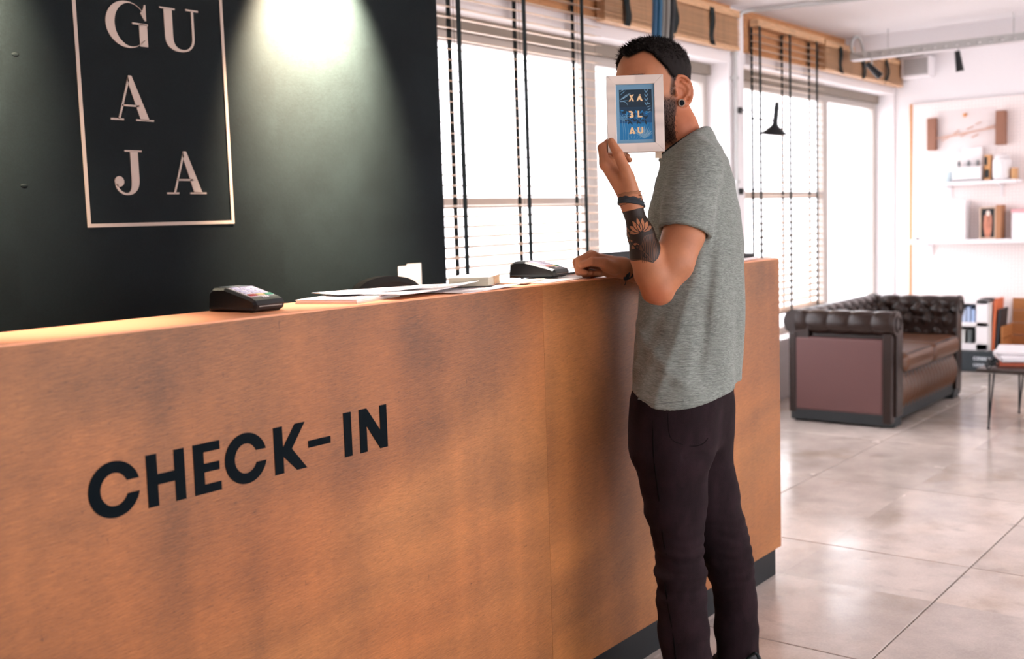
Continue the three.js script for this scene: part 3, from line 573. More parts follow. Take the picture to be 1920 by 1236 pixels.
// ---------------------------------------------------------------- chesterfield sofa
{
  const s = thing('sofa', 'dark brown buttoned leather sofa with rolled arms under the windows', 'sofa');
  const leatherBump = dataTex(256, 256, (x, y) => { const v = 128 + 70 * (fbm(x * 0.16, y * 0.16, 3) - 0.5) + 50 * (n2(x * 0.6, y * 0.6) - 0.5); return [v, v, v]; }, { srgb: false }); leatherBump.repeat.set(6, 6);
  const leather = new THREE.MeshPhysicalMaterial({ color: lin(0.020, 0.0105, 0.008), roughness: 0.27, bumpMap: leatherBump, bumpScale: 0.0006, specularIntensity: 0.75 });
  const seatL = new THREE.MeshPhysicalMaterial({ color: lin(0.105, 0.043, 0.020), roughness: 0.30, specularIntensity: 0.7, bumpMap: leatherBump, bumpScale: 0.0006 });
  const panel = std({ color: lin(0.110, 0.046, 0.043), roughness: 0.6, bumpMap: leatherBump, bumpScale: 0.0005 });
  const button = new THREE.MeshPhysicalMaterial({ color: lin(0.03, 0.016, 0.013), roughness: 0.35 });
  // section of arm and back: a = outward from the seat, y = up; buttons on the inner face, pleats over the roll
  const sec = new THREE.CatmullRomCurve3([[0, 0.38], [0.004, 0.46], [0.004, 0.55], [0.012, 0.63], [0.045, 0.685], [0.09, 0.70], [0.14, 0.682], [0.163, 0.63], [0.148, 0.58], [0.115, 0.556], [0.10, 0.55]].map((p) => V3(p[0], p[1], 0)));
  const LEN = sec.getLength(), rows = [0.05, 0.125, 0.20, 0.275], SX = 0.135;
  function rolled(len, nl, frontSwell) {                    // positions (a, y, t) for t along the arm
    const ns = 56, pos = [], idx = [], uv = [];
    for (let j = 0; j <= nl; j++) for (let i = 0; i <= ns; i++) {
      const u = i / ns, t = j / nl * len, p = sec.getPointAt(u), q = sec.getTangentAt(u), nx = -q.y, ny = q.x, d = u * LEN;
      let h = 0;
      if (d < 0.30) { const a = Math.abs(Math.sin(Math.PI * (t / SX + d / 0.15)) * Math.sin(Math.PI * (t / SX - d / 0.15))); h = (Math.pow(a, 0.42) - 0.7) * 0.042 * sstep(0.34, 0.24, d); }
      const pl = Math.abs(Math.sin(Math.PI * t / SX)); h += (Math.pow(pl, 0.35) - 0.9) * 0.010 * sstep(0.22, 0.34, d);
      const r = frontSwell ? 1 : 1;
      pos.push(p.x + nx * h * r, p.y + ny * h * r, t); uv.push(t, d);
    }
    for (let j = 0; j < nl; j++) for (let i = 0; i < ns; i++) { const a = j * (ns + 1) + i, b = a + 1, c = a + ns + 1, d = c + 1; idx.push(a, b, c, b, d, c); }
    const g = new THREE.BufferGeometry(); g.setAttribute('position', new THREE.Float32BufferAttribute(pos, 3)); g.setAttribute('uv', new THREE.Float32BufferAttribute(uv, 2)); g.setIndex(idx); g.computeVertexNormals();
    return g;
  }
  const capShape = new THREE.Shape(sec.getPoints(40).map((p) => new THREE.Vector2(p.x, p.y)).concat([new THREE.Vector2(0.10, 0.07), new THREE.Vector2(0.0, 0.07)]));
  const buttons = (len, put) => { for (let k = 0; k < 4; k++) for (let t = (k % 2 ? 0.5 : 0) * SX + (k % 2 ? 0 : SX); t < len - 0.03; t += SX) { const d = 0.0 + k * 0.075, u = clamp(d / LEN, 0, 1), p = sec.getPointAt(u); put(p.x - 0.004, p.y, t); } };
  const X0 = 2.95, X1 = 4.055, Z0 = -0.545, Z1 = -1.075;     // inner faces of the arms, front, inner face of the back
  const depth = Z0 - Z1;
  for (const side of [-1, 1]) {
    const xi = side < 0 ? X0 : X1;
    const arm = part('arm', (() => { const g = merge([moved(rolled(depth + 0.08, 60), new THREE.Matrix4().set(side, 0, 0, xi, 0, 1, 0, 0, 0, 0, -1, Z0, 0, 0, 0, 1)), moved(ext(capShape, 0.02, 0.004), new THREE.Matrix4().set(side, 0, 0, xi, 0, 1, 0, 0, 0, 0, 1, Z0 - 0.018, 0, 0, 0, 1)), bx(Math.min(xi, xi + side * 0.11), Math.max(xi, xi + side * 0.11), 0.07, 0.56, Z1 - 0.1, Z0 - 0.015, 0.01)]); return g; })(), leather, s);
    part('outer_panel', bx(Math.min(xi + side * 0.105, xi + side * 0.15), Math.max(xi + side * 0.105, xi + side * 0.15), 0.075, 0.535, Z1 - 0.085, Z0 - 0.06, 0.016, 3), panel, arm);
    part('border', bx(Math.min(xi + side * 0.10, xi + side * 0.154), Math.max(xi + side * 0.10, xi + side * 0.154), 0.06, 0.56, Z1 - 0.125, Z1 - 0.078, 0.008, 2), leather, arm);
    part('base_strip', bx(Math.min(xi + side * 0.02, xi + side * 0.148), Math.max(xi + side * 0.02, xi + side * 0.148), 0.014, 0.08, Z1 - 0.115, Z0 - 0.012, 0.004), M.plasticRough, arm);
    part('border', bx(Math.min(xi + side * 0.10, xi + side * 0.156), Math.max(xi + side * 0.10, xi + side * 0.156), 0.03, 0.57, Z0 - 0.065, Z0 - 0.008, 0.008, 2), leather, arm);
    part('scroll', new THREE.TorusGeometry(0.045, 0.008, 8, 28).translate(xi + side * 0.085, 0.625, Z0 + 0.006), leather, arm);
    buttons(depth, (a, y, t) => part('button', new THREE.SphereGeometry(0.011, 10, 8).translate(xi + side * a, y, Z0 - t), button, arm));
  }
  const blen = X1 - X0 + 0.26;
  const back = part('back', (() => { const g = merge([moved(rolled(blen, 110), new THREE.Matrix4().set(0, 0, 1, X0 - 0.13, 0, 1, 0, 0, -1, 0, 0, Z1, 0, 0, 0, 1)), bx(X0 - 0.13, X1 + 0.13, 0.07, 0.565, Z1 - 0.12, Z1, 0.01)]); return g; })(), leather, s);
  buttons(X1 - X0, (a, y, t) => part('button', new THREE.SphereGeometry(0.011, 10, 8).translate(X0 + t + 0.005, y, Z1 - a), button, back));
  for (const side of [-1, 1]) part('back_end', moved(ext(capShape, 0.012, 0.003), new THREE.Matrix4().set(0, 0, side, side < 0 ? X0 - 0.13 : X1 + 0.13, 0, 1, 0, 0, -1, 0, 0, Z1, 0, 0, 0, 1)), leather, back);
  const xm = (X0 + X1) / 2;
  for (const [a, b] of [[X0 + 0.004, xm - 0.002], [xm + 0.002, X1 - 0.004]]) { const cu = part('seat_cushion', bx(a, b, 0.315, 0.445, Z1 + 0.01, Z0 + 0.03, 0.05, 6), seatL, s); part('piping', tube([V3(a + 0.03, 0.43, Z0 + 0.012), V3((a + b) / 2, 0.434, Z0 + 0.016), V3(b - 0.03, 0.43, Z0 + 0.012)], 0.005), leather, cu); }
  { // front rail with upright pleats
    const nx = 240, ny = 8, pos = [], idx = [], uv = [];
    for (let j = 0; j <= ny; j++) for (let i = 0; i <= nx; i++) { const x = X0 - 0.02 + (X1 - X0 + 0.04) * i / nx, y = 0.085 + 0.235 * j / ny; const f = 0.5 - 0.5 * Math.cos(2 * Math.PI * (x - X0) / 0.066); pos.push(x, y, Z0 - 0.030 + 0.044 * Math.pow(f, 0.8) * Math.sin(Math.PI * clamp(j / ny, 0.06, 0.94)) ); uv.push(x, y); }
    for (let j = 0; j < ny; j++) for (let i = 0; i < nx; i++) { const a = j * (nx + 1) + i, b = a + 1, c = a + nx + 1, d = c + 1; idx.push(a, b, c, b, d, c); }
    const g = new THREE.BufferGeometry(); g.setAttribute('position', new THREE.Float32BufferAttribute(pos, 3)); g.setAttribute('uv', new THREE.Float32BufferAttribute(uv, 2)); g.setIndex(idx); g.computeVertexNormals();
    part('pleated_rail', g, seatL, s); part('base', bx(X0 - 0.13, X1 + 0.13, 0.03, 0.32, Z1 - 0.1, Z0 - 0.02, 0.01), M.plasticRough, s);
  }
  for (const x of [X0 - 0.04, X1 + 0.04]) for (const z of [Z0 - 0.05, Z1 - 0.06]) part('foot', bx(x - 0.065, x + 0.065, 0, 0.05, z - 0.05, z + 0.04, 0.006), M.plasticRough, s);
  rebase(s, xm, 0, -0.85);
}
// ---------------------------------------------------------------- coffee table with hairpin legs
{
  const t = thing('coffee_table', 'low dark coffee table with thin black hairpin legs by the sofa', 'table');
  const x0 = 2.98, x1 = 3.74, z0 = -0.13, z1 = 0.55, y = 0.368;
  part('tabletop', bx(x0, x1, y - 0.022, y, z0, z1, 0.005, 2), std({ color: lin(0.03, 0.022, 0.018), roughness: 0.35 }), t);
  for (const [x, z] of [[3.06, -0.076], [3.665, -0.05], [3.06, 0.48], [3.665, 0.48]]) {
    const o = V3(Math.sign(x - 3.36), 0, Math.sign(z - 0.2));
    const leg = part('leg', merge([rod(V3(x - o.x * 0.012, y - 0.022, z), V3(x, 0.012, z), 0.0055), rod(V3(x, y - 0.022, z - o.z * 0.028), V3(x, 0.012, z), 0.0055), new THREE.SphereGeometry(0.009, 12, 8).translate(x, 0.009, z)]), M.blackMetal, t);
    part('bracket', bx(x - 0.05, x + 0.04, y - 0.028, y - 0.022, z - 0.055, z + 0.04, 0.002), M.steel, leg);
  }
  rebase(t, 3.36, 0, 0.2);
}
[[0, 0.0, lin(0.62, 0.14, 0.07), 'red magazine at the bottom of the pile on the coffee table'], [0.026, 0.08, lin(0.80, 0.76, 0.78), 'thick white magazine lying on the red one on the coffee table'], [0.066, -0.1, lin(0.84, 0.80, 0.82), 'white magazine topmost of the pile on the coffee table']].forEach(([dy, a, col, label], i) => {
  const m = thing('magazine', label, 'magazine'); const h = [0.026, 0.04, 0.03][i], w = [0.13, 0.165, 0.16][i];
  part('cover', bx(-w, w, 0, h, -0.11, 0.11, [0.004, 0.014, 0.014][i], 3), std({ color: col, roughness: 0.5 }), m); part('pages', bx(-w + 0.004, w + 0.001, h * 0.2, h * 0.8, -0.106, 0.111, 0.002), M.paper, m);
  m.position.set(3.285, 0.3685 + dy, 0.02); m.rotation.y = a + 0.3;
});
single('ornament', 'small dark tangled metal ornament on the near corner of the coffee table', 'ornament', merge(Array.from({ length: 5 }, (_, i) => new THREE.TorusKnotGeometry(0.022, 0.0045, 40, 6, 2 + (i % 2), 3).rotateX(i).rotateY(i * 1.3).translate((i - 2) * 0.022, 0.028, (i % 2) * 0.02))), M.blackMetal).position.set(3.03, 0.3735, -0.06);

// ---------------------------------------------------------------- lamps
function downlight(label, x, z, cd, ang, aim, col) {
  const l = thing('ceiling_spotlight', label, 'spotlight', 'ceiling spotlights');
  const d = aim.clone().normalize(), p = V3(x, CEIL - 0.10, z), a = p.clone().addScaledVector(d, -0.05), b = p.clone().addScaledVector(d, 0.06);
  part('mount', rod(V3(x, CEIL, z), V3(x, CEIL - 0.012, z), 0.045), M.blackMetal, l);
  part('stem', rod(V3(x, CEIL - 0.01, z), p, 0.008), M.blackMetal, l);
  part('housing', rod(a, b, 0.035, 0.042, 24), M.blackMetal, l);
  part('bulb', rod(b.clone().addScaledVector(d, 0.0005), b.clone().addScaledVector(d, 0.003), 0.036, 0.036, 24), std({ color: 0xffffff, emissive: col, emissiveIntensity: 4 }), l);
  const s = new THREE.SpotLight(col, cd, 0, ang, 1, 2);
  s.position.copy(b).addScaledVector(d, 0.012); s.target.position.copy(s.position).addScaledVector(d, 1); s.castShadow = true; s.shadow.radius = 1.6; s.name = 'spot_beam';
  l.add(s); l.add(s.target);
  return rebase(l, x, CEIL, z);
}
const WARM = lin(1.0, 0.76, 0.52);
downlight('black ceiling spotlight washing the dark wall right of the lettering', -0.79, -1.13, 46, 0.64, V3(0.0, -0.76, -0.58), WARM);
const NEUTRAL = lin(1.0, 0.88, 0.78);
downlight('black ceiling spotlight over the counter, nearest the man', -1.45, -0.33, 3.2, 0.25, V3(0, -1, 0.09), NEUTRAL);
downlight('black ceiling spotlight over the counter, middle of the row of three', -2.0, -0.33, 3.2, 0.25, V3(0, -1, 0.09), NEUTRAL);
downlight('black ceiling spotlight over the counter, above the CHECK-IN lettering', -2.6, -0.33, 3.2, 0.25, V3(0, -1, 0.09), NEUTRAL);
downlight('black ceiling spotlight washing the dark wall left of the lettering', -2.28, -1.13, 22, 0.70, V3(0.0, -0.70, -0.62), WARM);
// ---------------------------------------------------------------- the man: distance fields meshed by surface nets
const at = (px, py, d) => CAM.clone().addScaledVector(RIGHT, (px - 960) * d / 2060).addScaledVector(UPV, (618 - py) * d / 2060).addScaledVector(BACK, -d);
function surfaceNet(field, lo, hi, h) {
  const nx = Math.ceil((hi.x - lo.x) / h) + 1, ny = Math.ceil((hi.y - lo.y) / h) + 1, nz = Math.ceil((hi.z - lo.z) / h) + 1, K = 4;
  const val = new Float32Array(nx * ny * nz), id = (i, j, k) => (k * ny + j) * nx + i, q = V3();
  for (let k = 0; k < nz; k += K) for (let j = 0; j < ny; j += K) for (let i = 0; i < nx; i += K) {
    q.set(lo.x + (i + K / 2) * h, lo.y + (j + K / 2) * h, lo.z + (k + K / 2) * h);
    const c = field(q), far = Math.abs(c) > K * h * 1.4;
    for (let c2 = k; c2 < Math.min(nz, k + K); c2++) for (let b = j; b < Math.min(ny, j + K); b++) for (let a = i; a < Math.min(nx, i + K); a++)
      val[id(a, b, c2)] = far ? c : field(q.set(lo.x + a * h, lo.y + b * h, lo.z + c2 * h));
  }
  const vid = new Int32Array(nx * ny * nz).fill(-1), pos = [], idx = [];
  const C = [[0, 0, 0], [1, 0, 0], [0, 1, 0], [1, 1, 0], [0, 0, 1], [1, 0, 1], [0, 1, 1], [1, 1, 1]], E = [[0, 1], [2, 3], [4, 5], [6, 7], [0, 2], [1, 3], [4, 6], [5, 7], [0, 4], [1, 5], [2, 6], [3, 7]];
  for (let k = 0; k + 1 < nz; k++) for (let j = 0; j + 1 < ny; j++) for (let i = 0; i + 1 < nx; i++) {
    let m = 0; const v = [];
    for (let c = 0; c < 8; c++) { v[c] = val[id(i + C[c][0], j + C[c][1], k + C[c][2])]; if (v[c] < 0) m |= 1 << c; }
    if (m === 0 || m === 255) continue;
    let x = 0, y = 0, z = 0, n = 0;
    for (const [a, b] of E) if ((v[a] < 0) !== (v[b] < 0)) { const t = v[a] / (v[a] - v[b]); x += C[a][0] + (C[b][0] - C[a][0]) * t; y += C[a][1] + (C[b][1] - C[a][1]) * t; z += C[a][2] + (C[b][2] - C[a][2]) * t; n++; }
    vid[id(i, j, k)] = pos.length / 3; pos.push(lo.x + (i + x / n) * h, lo.y + (j + y / n) * h, lo.z + (k + z / n) * h);
  }
  const quad = (a, b, c, d, f) => { if (a < 0 || b < 0 || c < 0 || d < 0) return; if (f) idx.push(a, b, c, a, c, d); else idx.push(a, c, b, a, d, c); };
  for (let k = 1; k + 1 < nz; k++) for (let j = 1; j + 1 < ny; j++) for (let i = 1; i + 1 < nx; i++) {
    const s = val[id(i, j, k)] < 0;
    if (s !== (val[id(i + 1, j, k)] < 0)) quad(vid[id(i, j - 1, k - 1)], vid[id(i, j, k - 1)], vid[id(i, j, k)], vid[id(i, j - 1, k)], s);
    if (s !== (val[id(i, j + 1, k)] < 0)) quad(vid[id(i - 1, j, k - 1)], vid[id(i - 1, j, k)], vid[id(i, j, k)], vid[id(i, j, k - 1)], s);
    if (s !== (val[id(i, j, k + 1)] < 0)) quad(vid[id(i - 1, j - 1, k)], vid[id(i, j - 1, k)], vid[id(i, j, k)], vid[id(i - 1, j, k)], s);
  }
  const g = new THREE.BufferGeometry();
  g.setAttribute('position', new THREE.Float32BufferAttribute(pos, 3)); g.setIndex(idx); g.computeVertexNormals();
  return g;
}
function paint(g, fn) { const p = g.attributes.position, c = new Float32Array(p.count * 3), q = V3(); for (let i = 0; i < p.count; i++) { q.fromBufferAttribute(p, i); const r = fn(q); c[i * 3] = r[0]; c[i * 3 + 1] = r[1]; c[i * 3 + 2] = r[2]; } g.setAttribute('color', new THREE.BufferAttribute(c, 3)); return g; }
function wrapUV(g, fn) { const p = g.attributes.position, c = new Float32Array(p.count * 2), q = V3(); for (let i = 0; i < p.count; i++) { const r = fn(q.fromBufferAttribute(p, i)); c[i * 2] = r[0]; c[i * 2 + 1] = r[1]; } g.setAttribute('uv', new THREE.BufferAttribute(c, 2)); return g; }
const smin = (a, b, k) => { const h = Math.max(k - Math.abs(a - b), 0) / k; return Math.min(a, b) - h * h * k * 0.25; };
const smax = (a, b, k) => -smin(-a, -b, k);
function cone(p, a, b, r1, r2) {
  const bx_ = b.x - a.x, by = b.y - a.y, bz = b.z - a.z, ax = p.x - a.x, ay = p.y - a.y, az = p.z - a.z;
  const t = clamp((ax * bx_ + ay * by + az * bz) / (bx_ * bx_ + by * by + bz * bz), 0, 1);
  return Math.hypot(ax - bx_ * t, ay - by * t, az - bz * t) - (r1 + (r2 - r1) * t);
}
function chain(p, pts, rs, k) { let d = 9; for (let i = 0; i + 1 < pts.length; i++) { const e = cone(p, pts[i], pts[i + 1], rs[i], rs[i + 1]); d = i ? smin(d, e, k) : e; } return d; }
const ell = (x, y, z, a, b, c) => { const k0 = Math.hypot(x / a, y / b, z / c), k1 = Math.hypot(x / (a * a), y / (b * b), z / (c * c)); return k1 < 1e-9 ? -Math.min(a, b, c) : k0 * (k0 - 1) / k1; };

const VIEW = V3(0.870, 0, -0.493), LEFTW = V3(-0.493, 0, -0.870), UP = V3(0, 1, 0);
const facing = (deg) => { const a = deg * Math.PI / 180; const F = LEFTW.clone().multiplyScalar(Math.cos(a)).addScaledVector(VIEW, Math.sin(a)); return [F, V3(F.z, 0, -F.x)]; };   // forward and left of a body part, turned from profile
// a trunk described by rows: [front, back] outline, half width, turn
function trunk(rows, d) {
  const R = rows.map(([y, xf, xb, b, deg]) => {
    const c = at((xf + xb) / 2, y, d), w = (xb - xf) / 2 * d / 2060, s = Math.sin(deg * Math.PI / 180), co = Math.cos(deg * Math.PI / 180);
    return { y: c.y, cx: c.x, cz: c.z, a: Math.sqrt(Math.max(w * w - b * b * s * s, 0.0016)) / co, b, deg };
  });
  return (p) => {
    let i = 0; while (i < R.length - 2 && p.y < R[i + 1].y) i++;
    const A = R[i], B = R[i + 1]; let t = clamp((A.y - p.y) / (A.y - B.y), 0, 1); t = t * t * (3 - 2 * t) * 0.5 + t * 0.5;
    const deg = mixn(A.deg, B.deg, t) * Math.PI / 180, c = Math.cos(deg), s = Math.sin(deg), fx = LEFTW.x * c + VIEW.x * s, fz = LEFTW.z * c + VIEW.z * s;
    const x = p.x - mixn(A.cx, B.cx, t), z = p.z - mixn(A.cz, B.cz, t), f = x * fx + z * fz, l = x * fz - z * fx, a = mixn(A.a, B.a, t), b = mixn(A.b, B.b, t);
    const e = 2.3, k = Math.pow(Math.pow(Math.abs(f / a), e) + Math.pow(Math.abs(l / b), e), 1 / e), r = Math.hypot(f, l);
    return k < 1e-6 ? -Math.min(a, b) : r * (1 - 1 / k);
  };
}
const man = thing('person', 'man in grey T-shirt and dark trousers hiding his face behind a framed print', 'person');
const DM = 2.95;
// ------------------------------------------------ head
const [HF, HL] = facing(-50), HO = at(1223, 146, 2.93);
const headLocal = (p) => { const x = p.x - HO.x, y = p.y - HO.y, z = p.z - HO.z; return [x * HF.x + z * HF.z, x * HL.x + z * HL.z, y]; };
const headAt = (f, l, u) => HO.clone().addScaledVector(HF, f).addScaledVector(HL, l).addScaledVector(UP, u);
const nk = [at(1257, 205, 2.92), at(1269, 245, 2.925), at(1284, 292, 2.935)];
function skull(f, l, u) { return ell(f + 0.002, l, u - 0.004, 0.107, 0.0875, 0.089); }
const EARC = Array.from({ length: 20 }, (_, i) => { const a = -2.0 + 4.75 * i / 19, s = 0.85 + 0.15 * Math.sin(a); return [0.0235 * Math.cos(a) * -s, 0.0365 * Math.sin(a) + 0.002]; });   // rim of the ear, from the lobe round to the crus
const ANTI = [[0.004, -0.020], [-0.009, -0.010], [-0.0135, 0.004], [-0.010, 0.016], [-0.001, 0.024]];
function earField(f, l, u) {                                   // left ear; the head is mirrored for the right one
  const ff = f + 0.012, uu = u + 0.044, fr = ff * 0.92 + uu * -0.16, lr = l - 0.094 + ff * 0.45, p = V3(fr, uu, lr);
  if (Math.abs(fr) > 0.06 || Math.abs(uu) > 0.075 || Math.abs(lr) > 0.05) return Math.max(Math.abs(fr) - 0.04, Math.abs(uu) - 0.055, Math.abs(lr) - 0.03, 0.012);
  let d = ell(fr + 0.001, uu, lr + 0.004, 0.0245, 0.0375, 0.0042);                                       // plate
  for (let i = 0; i + 1 < EARC.length; i++) d = smin(d, cone(p, V3(EARC[i][0], EARC[i][1], 0.0015), V3(EARC[i + 1][0], EARC[i + 1][1], 0.0015), 0.0042, 0.0042), 0.0022);
  for (let i = 0; i + 1 < ANTI.length; i++) d = smin(d, cone(p, V3(ANTI[i][0], ANTI[i][1], 0.0015), V3(ANTI[i + 1][0], ANTI[i + 1][1], 0.0015), 0.0036, 0.0036), 0.003);
  d = smin(d, ell(fr - 0.009, uu + 0.033, lr, 0.0125, 0.0115, 0.0065), 0.006);                            // lobe
  d = smin(d, ell(fr - 0.019, uu + 0.006, lr - 0.001, 0.005, 0.0085, 0.0065), 0.005);                     // tragus
  d = smax(d, -ell(fr - 0.006, uu + 0.004, lr + 0.002, 0.0095, 0.0135, 0.012), 0.004);                    // concha
  return smin(d, ell(fr - 0.004, uu, lr + 0.016, 0.017, 0.026, 0.013), 0.004);                            // root
}
function headField(p) {
  const [f, l, u] = headLocal(p), al = Math.abs(l);
  let d = skull(f, l, u);
  d = smin(d, ell(f - 0.030, l, u + 0.080, 0.070, 0.062, 0.085), 0.045);
  d = smin(d, ell(f - 0.012, al - 0.040, u + 0.105, 0.045, 0.022, 0.040), 0.03);      // jaw angles
  d = smin(d, ell(f - 0.078, l, u + 0.142, 0.020, 0.026, 0.020), 0.025);              // chin
  d = smin(d, ell(f - 0.090, al - 0.030, u + 0.012, 0.016, 0.034, 0.010), 0.02);      // brow
  d = smax(d, -ell(f - 0.112, al - 0.034, u + 0.034, 0.022, 0.019, 0.013), 0.012);    // eye sockets
  d = smin(d, ell(f - 0.084, al - 0.033, u + 0.036, 0.0125, 0.0125, 0.0115), 0.004);  // eyeballs under lids
  d = smin(d, cone(p, headAt(0.103, 0, -0.022), headAt(0.122, 0, -0.070), 0.008, 0.0125), 0.014);
  d = smin(d, ell(f - 0.110, al - 0.012, u + 0.074, 0.010, 0.008, 0.008), 0.008);
  d = smin(d, ell(f - 0.098, l, u + 0.097, 0.010, 0.024, 0.006), 0.006); d = smin(d, ell(f - 0.097, l, u + 0.108, 0.010, 0.021, 0.007), 0.005);
  d = smin(d, cone(p, nk[0], nk[1], 0.050, 0.051), 0.03); d = smin(d, cone(p, nk[1], nk[2], 0.051, 0.060), 0.03);
  const e = Math.min(earField(f, l, u), earField(f, -l, u));
  return smin(d, e, 0.005);
}
const HAIRLINE = [[0, 0.046], [25, 0.060], [42, 0.050], [60, 0.018], [74, -0.006], [82, -0.018], [90, -0.008], [99, -0.012], [108, -0.05], [122, -0.085], [180, -0.088]];
const hairline = (f, l) => { const a = Math.abs(Math.atan2(l, f) * 180 / Math.PI); for (let i = 1; i < HAIRLINE.length; i++) if (a <= HAIRLINE[i][0]) { const t = (a - HAIRLINE[i - 1][0]) / (HAIRLINE[i][0] - HAIRLINE[i - 1][0]); return mixn(HAIRLINE[i - 1][1], HAIRLINE[i][1], t); } return -0.088; };
const beardAt = (f, l, u) => {                                // 0..1, where the beard grows
  const al = Math.abs(l), a = Math.atan2(al, f) * 180 / Math.PI;
  let b = sstep(-0.045, -0.075, u) * sstep(92, 80, a) * sstep(-0.20, -0.165, u);
  const cheek = -0.105 + 0.062 * sstep(38, 66, a);
  b *= sstep(cheek + 0.012, cheek - 0.010, u);
  const lip = sstep(0.006, 0.012, Math.abs(u + 0.102)) + sstep(0.022, 0.028, al); if (f > 0.07 && lip < 0.5) b = 0;
  if (f > 0.07 && al < 0.032 && u < -0.078 && u > -0.094) b = 1;
  return Math.max(b, sstep(72, 77, a) * sstep(87, 82, a) * sstep(-0.06, -0.05, u) * sstep(0, -0.015, u) * 0.9);
};
const SKIN = [0.44, 0.172, 0.080], HAIRC = [0.013, 0.010, 0.009];
const skinAt = (p) => { const n = 0.9 + 0.2 * n3(p.x * 38, p.y * 38, p.z * 38) + 0.08 * (n3(p.x * 260, p.y * 260, p.z * 260) - 0.5); return [SKIN[0] * n, SKIN[1] * n * (0.97 + 0.06 * n3(p.x * 21 + 5, p.y * 21, p.z * 21)), SKIN[2] * n]; };
const mix3 = (a, b, t) => [mixn(a[0], b[0], t), mixn(a[1], b[1], t), mixn(a[2], b[2], t)];
function headColor(p) {
  const [f, l, u] = headLocal(p), al = Math.abs(l); let c = skinAt(p);
  const sk = skull(f, l, u);
  if (sk < 0.02 && al < 0.09) c = mix3(c, HAIRC, 0.92 * sstep(-0.006, 0.004, u - hairline(f, l)));
  c = mix3(c, [0.035, 0.022, 0.017], 0.86 * beardAt(f, l, u) * (al > 0.088 ? 0 : 1));
  if (f > 0.07 && Math.abs(u + 0.008) < 0.007 && al > 0.012 && al < 0.055) c = mix3(c, HAIRC, 0.8);
  if (f > 0.08 && Math.abs(u + 0.102) < 0.011 && al < 0.023) c = [0.33, 0.12, 0.09];
  if (f > 0.075 && Math.hypot(al - 0.033, (u + 0.036) * 1.9) < 0.0125) { c = [0.6, 0.55, 0.52]; if (Math.hypot(al - 0.033, u + 0.036) < 0.0055) c = [0.03, 0.02, 0.015]; }
  if (al > 0.085) c = [c[0] * 1.02, c[1] * 0.86, c[2] * 0.82];
  return c;
}
// ------------------------------------------------ arms and hands
const SL = at(1306, 318, 2.79), EL = at(1237, 538, 2.735), WL = at(1183, 376, 2.715);
const armLpts = [SL, at(1282, 440, 2.762), at(1262, 493, 2.748), EL], armLr = [0.045, 0.0520, 0.0515, 0.0385];
const foreL = [at(1233, 541, 2.733), at(1222, 512, 2.728), at(1212, 478, 2.722), at(1201, 438, 2.718), at(1187, 395, 2.715), WL], foreLr = [0.037, 0.0420, 0.0395, 0.0320, 0.0232, 0.0215];
const HD = 2.715;
const F_L = [ // left hand: thumb in front of the frame, four fingers behind it
  { p: [at(1182, 352, HD - 0.012), at(1172, 318, HD - 0.030), at(1159, 289, HD - 0.034), at(1146, 266, HD - 0.030)], r: [0.0175, 0.0142, 0.0125, 0.0098] },
  { p: [at(1134, 307, HD - 0.004), at(1129, 277, HD + 0.008), at(1141, 267, HD + 0.0275), at(1160, 268, HD + 0.030)], r: [0.0130, 0.0110, 0.0095, 0.0082] },
  { p: [at(1140, 306, HD + 0.018), at(1135, 285, HD + 0.036), at(1150, 281, HD + 0.043), at(1168, 288, HD + 0.030)], r: [0.0128, 0.0108, 0.0093, 0.0080] },
  { p: [at(1149, 306, HD + 0.036), at(1147, 292, HD + 0.056), at(1160, 291, HD + 0.054), at(1176, 293, HD + 0.034)], r: [0.0120, 0.0100, 0.0088, 0.0076] },
  { p: [at(1158, 308, HD + 0.050), at(1160, 299, HD + 0.066), at(1169, 299, HD + 0.058), at(1181, 300, HD + 0.040)], r: [0.0108, 0.0088, 0.0078, 0.0068] }];
const palmL = [[WL, at(1136, 309, HD + 0.002), 0.021, 0.0150], [WL, at(1144, 308, HD + 0.020), 0.021, 0.0150], [WL, at(1154, 309, HD + 0.036), 0.020, 0.0145], [WL, at(1163, 312, HD + 0.046), 0.019, 0.0140], [WL, at(1176, 330, HD - 0.014), 0.020, 0.0165]];
function armLField(p) {
  let d = chain(p, armLpts, armLr, 0.010); d = smin(d, chain(p, foreL, foreLr, 0.012), 0.010);
  d = smin(d, cone(p, at(1222, 548, 2.735), at(1240, 552, 2.738), 0.021, 0.021), 0.022);       // point of the elbow
  let h = 9; for (const [a, b, r1, r2] of palmL) h = smin(h, cone(p, a, b, r1, r2), 0.014);
  d = smin(d, h, 0.016);
  let fg = 9; for (const q of F_L) { const e = chain(p, q.p, q.r, 0.004); fg = fg > 8 ? e : smin(fg, e, 0.0025); }
  return smin(d, fg, 0.009);
}
const HR = 3.0;
const WR = at(1166, 502, HR), ER = at(1262, 526, 3.17), SR = at(1298, 312, 3.12);
